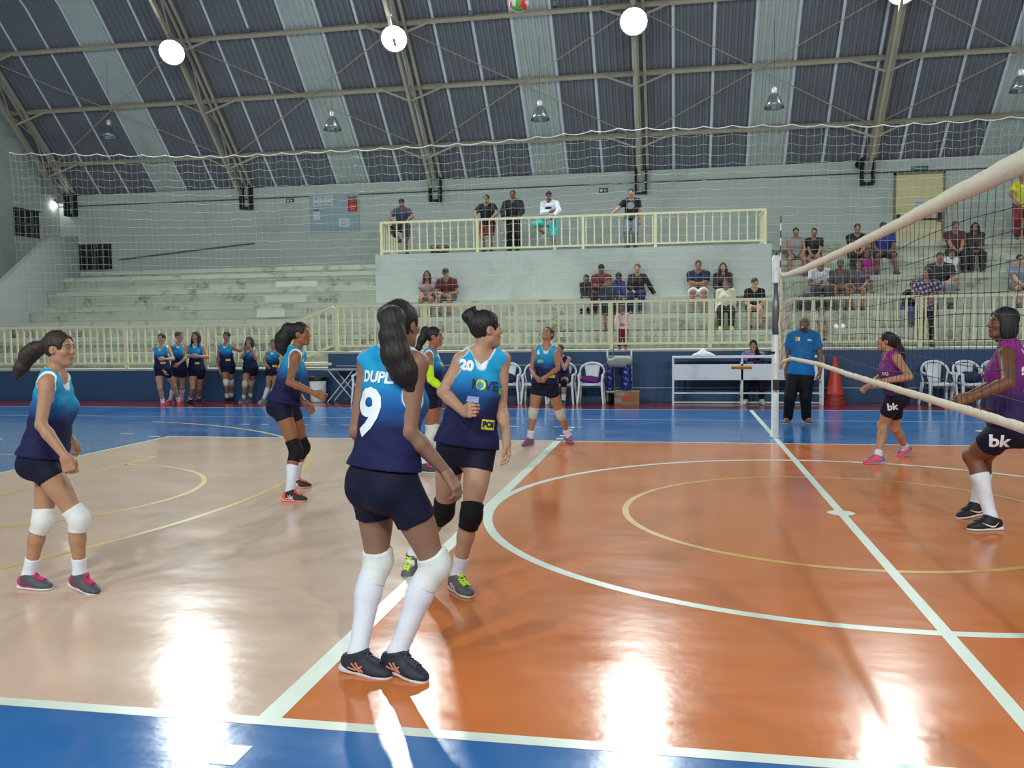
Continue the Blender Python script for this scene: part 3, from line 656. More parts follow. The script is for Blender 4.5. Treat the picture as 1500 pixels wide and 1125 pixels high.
# --- implicit surface helper used by bags and people
class Field:
    def __init__(s, lo, hi, h):
        s.h = h; s.o = np.asarray(lo, float)-2*h; n = np.ceil((np.asarray(hi, float)-s.o)/h).astype(int)+3
        s.ax = [s.o[i]+h*np.arange(n[i]) for i in range(3)]; s.F = np.full(n, 1.0, dtype=np.float32)
    def sub(s, lo, hi):
        sl = []
        for i in range(3):
            a = max(0, int(math.floor((lo[i]-s.o[i])/s.h))); b = min(len(s.ax[i]), int(math.ceil((hi[i]-s.o[i])/s.h))+1)
            if b <= a: return None, None
            sl.append(slice(a, b))
        return tuple(sl), (s.ax[0][sl[0]][:, None, None], s.ax[1][sl[1]][None, :, None], s.ax[2][sl[2]][None, None, :])
    def add(s, p, k=.02, inf=0.0, clips=()):
        lo, hi = p.bb(); pad = k+inf+3*s.h
        sl, g = s.sub(lo-pad, hi+pad)
        if sl is None: return s
        d = p.d(*g)-inf
        for (c, nrm) in clips: d = np.maximum(d, (g[0]-c[0])*nrm[0]+(g[1]-c[1])*nrm[1]+(g[2]-c[2])*nrm[2])
        a = s.F[sl]
        if k > 0: hh = np.maximum(k-np.abs(a-d), 0)/k; s.F[sl] = np.minimum(a, d)-hh*hh*k*.25
        else: s.F[sl] = np.minimum(a, d)
        return s
    def cut(s, p, inf=0.0, k=0.0):
        lo, hi = p.bb(); pad = inf+4*s.h; sl, g = s.sub(lo-pad, hi+pad)
        if sl is not None:
            a = s.F[sl]; d = -(p.d(*g)-inf); s.F[sl] = np.maximum(a, d)+((np.maximum(k-np.abs(a-d), 0)/k)**2*k*.25 if k > 0 else 0)
        return s
    def plane(s, c, nrm):                                   # removes the side nrm points to
        X, Y, Z = s.ax; s.F = np.maximum(s.F, ((X[:, None, None]-c[0])*nrm[0]+(Y[None, :, None]-c[1])*nrm[1]+(Z[None, None, :]-c[2])*nrm[2]).astype(np.float32)); return s
    def wave(s, fn):
        X, Y, Z = s.ax; s.F = s.F+fn(X[:, None, None], Y[None, :, None], Z[None, None, :]).astype(np.float32); return s
    def mesh(s):
        F = s.F; I = F < 0; nx, ny, nz = F.shape
        c = [I[a:nx-1+a, b:ny-1+b, d:nz-1+d] for a in (0, 1) for b in (0, 1) for d in (0, 1)]
        cnt = sum(q.astype(np.int8) for q in c); M = (cnt > 0) & (cnt < 8)
        ii = np.argwhere(M)
        if len(ii) == 0: return np.zeros((0, 3)), np.zeros((0, 4), int)
        idx = np.full(M.shape, -1, dtype=np.int64); idx[M] = np.arange(len(ii))
        offs = [(a, b, d) for a in (0, 1) for b in (0, 1) for d in (0, 1)]
        V = [F[ii[:, 0]+o[0], ii[:, 1]+o[1], ii[:, 2]+o[2]].astype(np.float64) for o in offs]
        P = np.zeros((len(ii), 3)); W = np.zeros(len(ii))
        for i in range(8):
            for j in range(i+1, 8):
                df = [offs[j][q]-offs[i][q] for q in range(3)]
                if sum(abs(q) for q in df) != 1: continue
                m = (V[i] < 0) != (V[j] < 0); t = np.where(m, V[i]/np.where(m, V[i]-V[j], 1), 0)
                P += m[:, None]*(np.array(offs[i])[None, :]+t[:, None]*np.array(df)[None, :]); W += m
        P = s.o+s.h*(ii+P/W[:, None])
        Q = []
        for ax in range(3):
            sa = [slice(1, -1)]*3; sa[ax] = slice(0, -1); sb = list(sa); sb[ax] = slice(1, None)
            A = I[tuple(sa)]; B = I[tuple(sb)]; E = np.argwhere(A != B)
            if not len(E): continue
            e = E+1; e[:, ax] -= 1; o1, o2 = (ax+1) % 3, (ax+2) % 3
            def cell(d1, d2): q = e.copy(); q[:, o1] -= d1; q[:, o2] -= d2; return idx[q[:, 0], q[:, 1], q[:, 2]]
            quad = np.stack([cell(1, 1), cell(0, 1), cell(0, 0), cell(1, 0)], 1)
            fl = ~A[tuple(E.T)]; quad[fl] = quad[fl][:, ::-1]; Q.append(quad)
        Q = np.concatenate(Q); Q = Q[(Q >= 0).all(1)]
        return P, Q
nrm_ = lambda v: np.asarray(v, float)/(np.linalg.norm(v)+1e-12)
A_ = lambda *v: np.array(v, float)
class Cone:
    def __init__(s, a, b, ra, rb): s.a, s.b, s.ra, s.rb = np.asarray(a, float), np.asarray(b, float), ra, rb
    def bb(s): r = max(s.ra, s.rb); return np.minimum(s.a, s.b)-r, np.maximum(s.a, s.b)+r
    def d(s, X, Y, Z):
        v = s.b-s.a; L = max(v@v, 1e-9); x, y, z = X-s.a[0], Y-s.a[1], Z-s.a[2]
        t = np.clip((x*v[0]+y*v[1]+z*v[2])/L, 0, 1)
        return np.sqrt((x-t*v[0])**2+(y-t*v[1])**2+(z-t*v[2])**2)-(s.ra+(s.rb-s.ra)*t)
class Ell:
    def __init__(s, c, R, r): s.c, s.R, s.r = np.asarray(c, float), np.asarray(R, float), np.asarray(r, float)   # rows of R = axes
    def bb(s): e = np.sqrt(((s.R*s.r[:, None])**2).sum(0)); return s.c-e, s.c+e
    def d(s, X, Y, Z):
        x, y, z = X-s.c[0], Y-s.c[1], Z-s.c[2]; q = [(x*s.R[i, 0]+y*s.R[i, 1]+z*s.R[i, 2])/s.r[i] for i in range(3)]
        k0 = np.sqrt(q[0]**2+q[1]**2+q[2]**2); k1 = np.sqrt((q[0]/s.r[0])**2+(q[1]/s.r[1])**2+(q[2]/s.r[2])**2)+1e-6
        return k0*(k0-1)/k1
class Sweep:
    """elliptic tube: spine a->b, half widths rw along l and rf along the third axis, profile at ts"""
    def __init__(s, a, b, l, ts, rw, rf, cap=.05):
        s.a, s.b = np.asarray(a, float), np.asarray(b, float); s.ax = nrm_(s.b-s.a); s.L = np.linalg.norm(s.b-s.a)
        l = np.asarray(l, float); s.l = nrm_(l-s.ax*(l@s.ax)); s.f = np.cross(s.l, s.ax); s.ts, s.rw, s.rf, s.cap = ts, np.asarray(rw), np.asarray(rf), cap
    def bb(s): r = max(s.rw.max(), s.rf.max()); return np.minimum(s.a, s.b)-r, np.maximum(s.a, s.b)+r
    def d(s, X, Y, Z):
        x, y, z = X-s.a[0], Y-s.a[1], Z-s.a[2]; u = x*s.ax[0]+y*s.ax[1]+z*s.ax[2]; w = x*s.l[0]+y*s.l[1]+z*s.l[2]; v = x*s.f[0]+y*s.f[1]+z*s.f[2]
        t = np.clip(u/s.L, 0, 1); e = u-t*s.L; rw = np.interp(t, s.ts, s.rw); rf = np.interp(t, s.ts, s.rf)
        k0 = np.sqrt((w/rw)**2+(v/rf)**2+(e/s.cap)**2); k1 = np.sqrt((w/rw**2)**2+(v/rf**2)**2+(e/s.cap**2)**2)+1e-6
        return k0*(k0-1)/k1
def blob(name, prims, h, m, parent=None, k=.03, wave=None):
    bbs = [p.bb() for p in prims]; F = Field(np.min([q[0] for q in bbs], 0)-.02, np.max([q[1] for q in bbs], 0)+.02, h)
    for p in prims: F.add(p, k)
    if wave: F.wave(wave)
    v, f = F.mesh(); return link(name, mk_mesh(name, v, f, m, True), parent)
I3 = np.eye(3)
M_NAVYB = mat('navy_bag_cloth', (26, 34, 74), rough=.7, noise=.15, nscale=9); M_PURPC = mat('purple_cloth', (112, 34, 130), rough=.75, noise=.2, nscale=8)
def bag(i, m, label, name='sports_bag', w=.19, hh=.11):
    x, y = CHAIRS[i]
    o = blob(name, [Ell((x-.02, y-.02, .43+hh), I3, (w, .13, hh)), Ell((x+.08, y-.04, .43+hh*.8), I3, (w*.55, .12, hh*.75)), Ell((x-.09, y, .43+hh*1.1), I3, (w*.5, .1, hh*.8))], .012, m, None, .04, lambda X, Y, Z: .006*np.sin(X*38+Y*20)*np.cos(Z*45))
    return set_props(o, label, 'bag')
b0 = bag(1, M_NAVYB, 'dark blue sports bag on the white chair left of the far player'); 
set_props(bag(4, M_PURPC, 'x', 'purple_cloth', .2, .075), 'crumpled purple cloth lying on the white chair left of the hand trolley', 'cloth')
bag(6, M_NAVYB, 'dark blue sports bag on the white chair behind the purple players')
x, y = CHAIRS[1]
o = blob('towel', [Ell((x-.02, y+.1, .60), I3, (.12, .035, .05)), Ell((x+.06, y+.09, .58), I3, (.08, .035, .05))], .011, mat('pale_towel', (196, 206, 214), rough=.9), None, .03); set_props(o, 'pale towel draped behind the blue bag on the white chair', 'towel')
# cone
p = at(1218, 589, z=0)
e = empty('traffic_cone', (p[0], 10.75, 0), 'orange traffic cone with a wide dark red base by the blue wall', 'cone')
M_CONE = mat('orange_cone_plastic', (206, 62, 36), rough=.45); c = (p[0], 10.75, 0)
local(MB().lathe(c, [(.165, .2), (.155, .22), (.125, .42), (.1, .56), (.065, .78), (.045, .9), (.03, .925), (.012, .93)], 24, cap0=False).build('cone_body', M_CONE, e, True), e)
b = MB(); b.lathe(c, [(.24, 0), (.235, .05), (.2, .06), (.19, .13), (.175, .14), (.17, .2), (.155, .21)], 24); local(b.build('base', mat('dark_red_cone_base', (150, 34, 30), rough=.5), e, False), e)
# bin
p = at(468, 588, z=0); e = empty('waste_bin', (p[0], 10.8, 0), 'white round plastic bin with a black rim left of the folding table', 'bin'); c = (p[0], 10.8, 0)
local(MB().lathe(c, [(.155, 0), (.17, .02), (.19, .48), (.175, .48), (.16, .06)], 24, cap1=False).build('bin_body', M_WHITE, e, True), e)
local(MB().lathe(c, [(.197, .47), (.2, .49), (.2, .56), (.17, .57), (.165, .48)], 24, cap0=False, cap1=False).build('black_rim', M_BLACK, e, True), e)
# folding table
x0, x1 = at(483, 543, y=10.7)[0], at(524, 543, y=10.7)[0]
e = empty('folding_table', ((x0+x1)/2, 10.7, 0), 'small folding table with crossed white tube legs by the blue wall', 'table')
local(MB().box(x0-.02, x1+.02, 10.45, 10.95, .71, .735).build('table_top', mat('grey_table_top', (150, 160, 166), rough=.5), e), e)
for y in (10.5, 10.9):
    local(MB().tube([(x0+.05, y, .71), (x1, y, 0.012)], .012, 6).build('leg', M_WMET, e), e); local(MB().tube([(x1-.05, y+.03, .71), (x0, y+.03, 0.012)], .012, 6).build('leg', M_WMET, e), e)
# hand trolley with wrapped blue load
x0, x1 = at(890, 560, y=10.6)[0], at(925, 560, y=10.6)[0]; e = empty('hand_trolley', ((x0+x1)/2, 10.6, 0), 'pale tube trolley frame holding shiny blue wrapped mats by the blue wall', 'trolley')
M_TROL = mat('pale_trolley_tube', (186, 190, 172), rough=.5)
for x in (x0, x1): local(MB().tube([(x, 10.6, .05), (x, 10.62, 1.1)], .018, 8).build('upright', M_TROL, e, True), e)
for z in (.26, .98): local(MB().tube([(x0, 10.6, z), (x1, 10.6, z)], .014, 6).build('cross_bar', M_TROL, e, True), e)
local(MB().box(x0-.02, x1+.02, 10.45, 10.78, .24, .27).build('toe_plate', M_TROL, e), e)
for x in (x0+.06, x1-.06): local(MB().lathe((x-.03, 10.72, .1), [(.05, 0), (.1, .005), (.1, .055), (.05, .06)], 16, axis=(1, 0, 0)).build('wheel', M_BLACK, e, True), e)
b = blob('blue_mat_bundle', [Sweep((x0+.06, 10.58, .30), (x0+.06, 10.58, .92), (1, 0, 0), [0, 1], [.09, .09], [.1, .1], .05), Sweep((x1-.1, 10.58, .30), (x1-.1, 10.58, .88), (1, 0, 0), [0, 1], [.11, .1], [.1, .1], .05)], .014, mat('shiny_blue_plastic_wrap', (34, 42, 116), rough=.25, noise=.2, nscale=10), e, .08, lambda X, Y, Z: .006*np.sin(Z*52+X*22)+.004*np.sin(X*70-Z*30)); local(b, e)
b = blob('grey_cover', [Sweep((x0+.05, 10.56, .86), (x1-.04, 10.56, .88), (0, 0, 1), [0, .5, 1], [.09, .13, .1], [.12, .13, .12], .06)], .014, mat('grey_cover_sheet', (150, 158, 150), rough=.7, noise=.1), e, .05, lambda X, Y, Z: .008*np.sin(X*30+Z*20)); local(b, e)
o = set_props(MB().tube([(x0+.17, 10.4, .02), (x0+.12, 10.62, 1.17)], .011, 6).build('measuring_pole', M_GREYM), 'thin grey pole leaning in front of the blue wrapped trolley', 'pole')
# cardboard box
p0, p1 = at(903, 590, z=0), at(938, 590, z=0); x0, x1 = p0[0], p1[0]; y0 = 10.2
e = empty('cardboard_box', ((x0+x1)/2, y0, 0), 'brown cardboard box with red print on the floor by the trolley', 'box')
b = MB(); b.box(x0, x1, y0, y0+.3, 0, .27); local(b.build('carton', mat('brown_cardboard', (150, 116, 84), rough=.85, noise=.08), e), e)
b = MB(); b.box(x0-.004, x1+.004, y0-.005, y0+.13, .27, .276); b.box(x0-.004, x1+.004, y0+.17, y0+.305, .27, .28); local(b.build('flap', mat('brown_cardboard_flap', (160, 128, 96), rough=.85), e), e)
b = MB()
for i in range(3): b.box((x0+x1)/2-.1+.02*i, (x0+x1)/2+.15, y0-.004, y0, .1+i*.035, .12+i*.035)
local(b.build('red_print', mat('red_print', (188, 70, 62), rough=.8), e), e)
local(MB().box(x0+.0, x0+.13, y0-.004, y0, .05, .14).build('grey_tape', mat('grey_tape', (150, 146, 136), rough=.6), e), e)
local(MB().box(x0+.03, x0+.2, y0-.004, y0, .2, .26).build('grey_tape', MATS['grey_tape'], e), e)
# dark bags on the balcony floor and rows
def lump(name, label, cat, prims, m, h=.02): return set_props(blob(name, prims, h, m, None, .05, lambda X, Y, Z: .006*np.sin(X*30+Z*22)), label, cat)
p = at(644, 368, y=15.6); lump('duffel_bag', 'black duffel bag on the balcony floor behind the railing', 'bag', [Sweep((p[0]-.2, 15.6, 3.73), (p[0]+.2, 15.6, 3.73), (0, 1, 0), [0, 1], [.13, .13], [.12, .12], .06)], M_BLACK)
p = at(1181, 444, y=14.2); lump('backpack', 'black backpack beside the man in the white and navy shirt on the stand', 'bag', [Ell((p[0], 14.13, 2.08), I3, (.22, .14, .27)), Ell((p[0]+.05, 14.05, 1.98), I3, (.15, .1, .15))], M_BLACK)
p = at(1151, 444, y=14.2); lump('pale_bundle', 'pale pink bundle on the stand just right of the net post', 'cloth', [Ell((p[0], 14.15, 2.02), I3, (.13, .12, .15)), Ell((p[0]+.05, 14.1, 2.12), I3, (.08, .08, .1))], mat('pale_pink_cloth', (190, 176, 178), rough=.9))
p = at(1228, 477, y=13.5)
for k in (-1, 1): lump('white_shoe', ['left', 'right'][k > 0]+' one of two white shoes set down on the lower row behind the referee', 'shoe', [Ell((p[0]+k*.07, 13.3, 1.52), I3, (.042, .12, .04)), Ell((p[0]+k*.07, 13.38, 1.55), I3, (.038, .05, .05))], M_WHITE, .015)
# ball in the air
def ball():
    C = Vector(at(760, 4, depth=9.6)); r = .105
    e = empty('volleyball', C, 'green, red and white volleyball in the air at the top of the picture', 'ball')
    ms = [mat('ball_green', (70, 170, 80), rough=.5), mat('ball_red', (214, 66, 56), rough=.5), mat('ball_white', (216, 222, 208), rough=.5)]
    for ax in range(3):
        for sg in (1, -1):
            for st in range(3):
                V = []; F = []; nu, nv = 5, 13
                for i in range(nu):
                    for j in range(nv):
                        a = -1+2*(st+i/(nu-1))/3; b_ = -1+2*j/(nv-1); q = [0, 0, 0]; q[ax] = sg; q[(ax+1) % 3] = math.tan(a*math.pi/4); q[(ax+2) % 3] = math.tan(b_*math.pi/4)
                        edge = i in (0, nu-1) or j in (0, nv-1); V.append(tuple(Vector(q).normalized()*(r*(.978 if edge else 1.0))))
                for i in range(nu-1):
                    for j in range(nv-1):
                        f = (i*nv+j, (i+1)*nv+j, (i+1)*nv+j+1, i*nv+j+1); F.append(f if sg > 0 else f[::-1])
                k = (2, 0, 1)[st] if ax == 1 else (0, 2, 1)[st]
                link('panel', mk_mesh('panel', V, F, ms[k], True), e)
    e.rotation_euler = (0, 1.75, .12)
ball()
# ================================================================== people
ang = lambda d, p=0.0: A_(math.cos(R_(d))*math.cos(R_(p)), math.sin(R_(d))*math.cos(R_(p)), math.sin(R_(p)))
UP = A_(0, 0, 1)
def skin_mat(rgb): return mat('skin_%d_%d_%d' % rgb, rgb, rough=.5, attr=True, noise=.05, nscale=22, sss=.06, spec=.35)
def cloth_mat(rgb, attr=False): return mat(('printed_' if attr else '')+'cloth_%d_%d_%d' % rgb, rgb, rough=.75, noise=.07, nscale=30, bump=.2, bscale=160, attr=attr, spec=.25)
def hair_mat(rgb):
    nm = 'hair_%d_%d_%d' % rgb
    if nm in MATS: return MATS[nm]
    m = mat(nm, rgb, rough=.55, noise=.35, nscale=30, spec=.4)
    nt = m.node_tree; N = nt.nodes; b = N['Principled BSDF']; tc = N.new('ShaderNodeTexCoord'); mp = N.new('ShaderNodeMapping'); mp.inputs['Scale'].default_value = (1, 1, .12)
    n = N.new('ShaderNodeTexNoise'); n.inputs['Scale'].default_value = 220; n.inputs['Detail'].default_value = 3
    nt.links.new(tc.outputs['Object'], mp.inputs[0]); nt.links.new(mp.outputs[0], n.inputs['Vector'])
    bp = N.new('ShaderNodeBump'); bp.inputs['Strength'].default_value = .6; bp.inputs['Distance'].default_value = .006; nt.links.new(n.outputs['Fac'], bp.inputs['Height']); nt.links.new(bp.outputs['Normal'], b.inputs['Normal'])
    return m
def ik(a, b, l1, l2, pole):
    a = np.asarray(a, float); b = np.asarray(b, float); v = b-a; d = np.linalg.norm(v)
    if d > (l1+l2)*.995: b = a+v/d*(l1+l2)*.995; v = b-a; d = np.linalg.norm(v)
    n = v/d; x = (l1*l1-l2*l2+d*d)/(2*d); hgt = math.sqrt(max(0, l1*l1-x*x)); p = np.asarray(pole, float); p = nrm_(p-n*(p@n))
    return a+n*x+p*hgt, b
def ray_pt(px, py, J, L, sg):
    d = C_R*((px-750)/F_PIX) - C_U*((py-562.5)/F_PIX) + C_F; q = CAM-J; a = d@d; b = d@q; c = q@q-L*L; D = b*b-a*c
    t = -b/a if D <= 0 else (-b+sg*math.sqrt(D))/a
    return CAM+d*t
def ray_mid(px, py, A, B, la, lb, sg):
    d = C_R*((px-750)/F_PIX) - C_U*((py-562.5)/F_PIX) + C_F; t0 = C_F@(A-CAM); best = None
    for t in np.linspace(t0-.45, t0+.45, 181):
        p = CAM+d*t; e = (np.linalg.norm(p-A)-la)**2+(np.linalg.norm(p-B)-lb)**2 - .004*sg*(t-t0)
        if best is None or e < best[0]: best = (e, p)
    return best[1]
class Fig: pass
def lens(f):
    S = f.H/1.65; f.S = S; f.th, f.shn, f.ua, f.fa, f.hipw, f.shw = .405*S, .40*S, .285*S, .245*S, .088*S*f.W**.5, (.165 if f.sex == 'f' else .185)*S*f.W**.4
def frame_done(f):
    f.up = nrm_(f.neck-f.pel); f.pf = nrm_(f.pf-f.up*(f.pf@f.up)); f.cf = nrm_(f.cf-f.up*(f.cf@f.up)); f.pl = np.cross(f.up, f.pf); f.cl = np.cross(f.up, f.cf)
def new_fig(H, sex='f', W=1.0):
    f = Fig(); f.H, f.sex, f.W = H, sex, W; f.child = H < 1.4; lens(f); return f
def pose_px(H, ref, pel, neck, head, pf, cf, hf, L, R, sex='f', W=1.0, hroll=0.0):
    """joints read off the photograph, depths solved from the bone lengths and the ground contact"""
    f = new_fig(H, sex, W); D = C_F@(at(ref[0], ref[1], z=0)-CAM)
    f.pel = at(pel[0], pel[1], depth=D+pel[2]); f.neck = at(neck[0], neck[1], depth=D+neck[2]); f.head = at(head[0], head[1], depth=D+head[2])
    f.pf, f.cf = ang(pf), ang(cf); frame_done(f); f.hf = ang(*hf); f.hroll = hroll
    for s, q, sd in ((1, L, 'L'), (-1, R, 'R')):
        hip = f.pel+f.pl*s*f.hipw; setattr(f, 'hip'+sd, hip); ft = q['ft']
        if 'ank' in q: a = ray_pt(q['ank'][0], q['ank'][1], f.pel, .0, 0); a = at(q['ank'][0], q['ank'][1], depth=D+q['ank'][2])
        else: a = at(ft[0], ft[1], z=0)+UP*(.078*f.S+(ft[4] if len(ft) > 4 else 0))
        kn = ray_mid(q['kn'][0], q['kn'][1], hip, a, f.th, f.shn, q['kn'][2]); setattr(f, 'kne'+sd, kn); setattr(f, 'ank'+sd, a); setattr(f, 'toe'+sd, ang(ft[2], ft[3]))
        sh = f.neck-f.up*.055*f.S+f.cl*s*f.shw; 
        if 'sh' in q: sh = at(q['sh'][0], q['sh'][1], depth=C_F@(sh-CAM))
        el = ray_pt(q['el'][0], q['el'][1], sh, f.ua, q['el'][2]); wr = ray_pt(q['wr'][0], q['wr'][1], el, f.fa, q['wr'][2])
        setattr(f, 'sh'+sd, sh); setattr(f, 'el'+sd, el); setattr(f, 'wr'+sd, wr)
        setattr(f, 'hd'+sd, nrm_(ray_pt(q['hd'][0], q['hd'][1], wr, .17*f.S, q['hd'][2])-wr) if 'hd' in q else nrm_(wr-el)); setattr(f, 'curl'+sd, q.get('curl', 1)); setattr(f, 'thumb'+sd, q.get('thumb'))
    return f
def body_prims(f):
    S, W = f.S, f.W**.5; u, fw, l, cf, cl = f.up, f.pf, f.pl, f.cf, f.cl; fem = f.sex == 'f'
    f.mid = f.pel+(f.neck-f.pel)*.42+fw*.012*S; P = []
    rw = np.array([.105, .155, .150, .118 if fem else .138])*S*W; rf = np.array([.082, .108, .104, .086 if fem else .096])*S*W
    f.low = Sweep(f.pel-u*.10*S, f.mid, l, [0, .3, .6, 1], rw, rf, .05*S)
    lm = nrm_(l+cl)
    f.top = Sweep(f.mid-u*.03*S, f.neck-u*.035*S, cl, [0, .3, .62, .85, 1], np.array([.114, .125, .139, .136, .075] if fem else [.14, .155, .17, .165, .085])*S*W, np.array([.085, .092, .102, .088, .055])*S*W, .05*S)
    P += [(f.low, .02), (f.top, .07*S)]
    gl = [Ell(f.pel-fw*.045*S*W+l*s*.072*S-u*.05*S, np.array([fw, l, u]), A_(.080, .082, .095)*S*W) for s in (1, -1)]; P += [(g, .05*S) for g in gl]
    br = []
    if fem and not f.child: br = [Ell(f.neck-u*.205*S+cf*.078*S*W+cl*s*.07*S, np.array([cf, cl, u]), A_(.055, .062, .062)*S*W) for s in (1, -1)]
    P += [(b, .035*S) for b in br]; f.bust = br; f.glut = gl
    shs = []
    for s, sd in ((1, 'L'), (-1, 'R')):
        sh = getattr(f, 'sh'+sd); shs.append((Cone(f.neck-u*.035*S+cl*s*.045*S, sh+u*.005*S, .05*S, .05*S), .045*S)); shs.append((Cone(f.neck+u*(.012 if fem else .03)*S+cl*s*.025*S-cf*.018*S, sh+u*(.004 if fem else .012)*S-cl*s*.03*S, (.031 if fem else .038)*S, .04*S), .04*S))
    P += shs; f.shs = shs
    hb = f.head-f.hfu[1]*.06*S*1.0-f.hfu[0]*.018*S
    f.neckp = Cone(f.neck-u*.03*S, hb, (.051 if fem else .06)*S*W**.5, (.045 if fem else .055)*S); P.append((f.neckp, .03*S))
    f.arm = {}; f.leg = {}; f.torso_list = list(P); f.leg_list = []
    for s, sd in ((1, 'L'), (-1, 'R')):
        sh, el, wr, hp, kn, an = [getattr(f, q+sd) for q in ('sh', 'el', 'wr', 'hip', 'kne', 'ank')]; toe = getattr(f, 'toe'+sd)
        am = W*(1 if fem else 1.12)*S
        f.arm[sd] = [Cone(sh, el, .049*am, .037*am), Cone(el, el+(wr-el)*.3, .036*am, .04*am), Cone(el+(wr-el)*.3, wr, .04*am, .0265*am)]
        P += [(f.arm[sd][0], .03*S), (f.arm[sd][1], .015*S), (f.arm[sd][2], .012*S)]
        d = nrm_(an-kn); fwd = toe-d*(toe@d); kf = nrm_(nrm_(kn-hp)*1.0-nrm_(an-kn)*1.0+fw*.35+fwd*.5); kf = nrm_(kf-d*(kf@d)); setattr(f, 'kf'+sd, kf)
        lm_ = W*S*(1 if fem else .97); td = nrm_(kn-hp); kt = kf*.6+fw*.6+fwd*.1; kt = nrm_(kt-td*(kt@td))
        th = [Cone(hp+td*.02*S, kn, .088*lm_, .055*lm_), Ell(hp+(kn-hp)*.42+kt*.012*S, np.array([td, kt, np.cross(td, kt)]), A_(.19, .076, .076)*lm_), Ell(kn+kf*.012*S, np.array([d, kf, np.cross(d, kf)]), A_(.06, .05, .052)*lm_)]
        sn = [Cone(kn, kn+(an-kn)*.35-kf*.008*S, .051*lm_, .052*lm_), Cone(kn+(an-kn)*.35-kf*.008*S, an, .05*lm_, .034*S), Ell(kn+(an-kn)*.3-kf*.022*S, np.array([d, kf, np.cross(d, kf)]), A_(.115, .042, .046)*lm_)]
        f.leg[sd] = (th, sn)
        LL = [(th[0], .04*S), (th[1], .03*S), (th[2], .02*S)] + [(q, .02*S) for q in sn]
        P += LL; f.leg_list += LL
        P.append((Cone(an, an+toe*.06*S-UP*.035*S, .036*S, .035*S), .015*S))
    return P
def mesh_of(prims, h, pad=.03):
    bbs = [p.bb() for p, _ in prims]; F = Field(np.min([q[0] for q in bbs], 0)-pad, np.max([q[1] for q in bbs], 0)+pad, h)
    for p, k in prims: F.add(p, k)
    return F
def hand_prims(o, d, s, n, S, curl, sgn):
    """palm, four fingers of unequal length, thumb from the side of the palm; n = back of the hand"""
    P = []; B = lambda x, y, z: o+(d*x+s*y+n*z)*S
    sp = [.029, .010, -.009, -.027]; ln = [.066, .074, .069, .054]; rd = [.0088, .0092, .0088, .0078]
    P.append((Cone(B(-.004, 0, 0), B(.02, 0, 0), .0245*S, .0245*S), .01))
    for q in sp: P.append((Cone(B(.012, q*.62, 0), B(.086, q, 0), .0155*S, .0125*S), .014*S))
    P.append((Cone(B(.02, .018, -.006), B(.05, .027, -.01), .018*S, .015*S), .012*S))
    c = {0: (6, 10, 6), 1: (24, 30, 18), 2: (45, 55, 30), 3: (75, 85, 45)}[curl]
    for i in range(4):
        p = A_(.088, sp[i], .0); a = 0.0; spl = (sp[i])*2.2
        for j, fr in enumerate((.46, .30, .24)):
            a += R_(c[j]*(1+.12*i)); q = p+A_(math.cos(a)*math.cos(spl), math.sin(spl)*math.cos(a)*.6, -math.sin(a))*ln[i]*fr
            P.append((Cone(B(*p), B(*q), rd[i]*(1-.08*j)*S, rd[i]*(1-.08*(j+1))*S), .003*S)); p = q
    t0, t1, t2, t3 = (.018, .02, -.006), (.045, .042, -.016), (.072, .05-.008*curl, -.022-.004*curl), (.094, .05-.014*curl, -.026-.008*curl)
    P += [(Cone(B(*t0), B(*t1), .0145*S, .012*S), .012*S), (Cone(B(*t1), B(*t2), .0115*S, .0105*S), .004*S), (Cone(B(*t2), B(*t3), .0105*S, .008*S), .003*S)]
    return P
def head_frame(f):
    hf = nrm_(f.hf); hl = nrm_(np.cross(UP, hf)); hu = np.cross(hf, hl); r = R_(getattr(f, 'hroll', 0)); hl2 = hl*math.cos(r)+hu*math.sin(r); hu2 = np.cross(hf, hl2)
    f.hfu = (hf, hu2, hl2); f.hs = .90*(f.S**.55)*(1.0 if f.sex == 'f' else 1.03)
    if f.child: f.hs = .92*(f.H/1.2)**.25
def hp_(f, x, y, z): return f.head+(f.hfu[0]*x+f.hfu[2]*y+f.hfu[1]*z)*f.hs
def hell(f, c, r): return Ell(hp_(f, *c), np.array([f.hfu[0], f.hfu[2], f.hfu[1]]), A_(*r)*f.hs)
def hcone(f, a, b, ra, rb): return Cone(hp_(f, *a), hp_(f, *b), ra*f.hs, rb*f.hs)
def head_prims(f):
    k = f.hs; P = [(hell(f, (-.014, 0, .026), (.096, .076, .094)), .01), (hell(f, (.018, 0, -.042), (.068, .058, .074)), .03*k), (hcone(f, (.062, 0, -.098), (.066, 0, -.1), .021, .02), .025*k),
         (hcone(f, (.01, .045, -.07), (.05, .018, -.1), .02, .018), .025*k), (hcone(f, (.01, -.045, -.07), (.05, -.018, -.1), .02, .018), .025*k),
         (hell(f, (.054, .04, -.024), (.03, .024, .024)), .02*k), (hell(f, (.054, -.04, -.024), (.03, .024, .024)), .02*k), (hell(f, (.066, 0, .03), (.021, .052, .014)), .015*k),
         (hcone(f, (.084, 0, .012), (.101, 0, -.026), .0085, .0115), .012*k), (hcone(f, (.092, .011, -.03), (.092, -.011, -.03), .0085, .0085), .008*k),
         (hcone(f, (.08, .02, -.06), (.086, 0, -.059), .006, .0085), .008*k), (hcone(f, (.08, -.02, -.06), (.086, 0, -.059), .006, .0085), .008*k), (hcone(f, (.08, .014, -.069), (.08, -.014, -.069), .009, .009), .007*k)]
    for s in (1, -1):
        P += [(hell(f, (-.012, s*.079, -.008), (.017, .008, .027)), .008*k), (hell(f, (.0, s*.075, -.026), (.010, .008, .011)), .006*k)]
    P.append((f.neckp, .03*k))
    return P
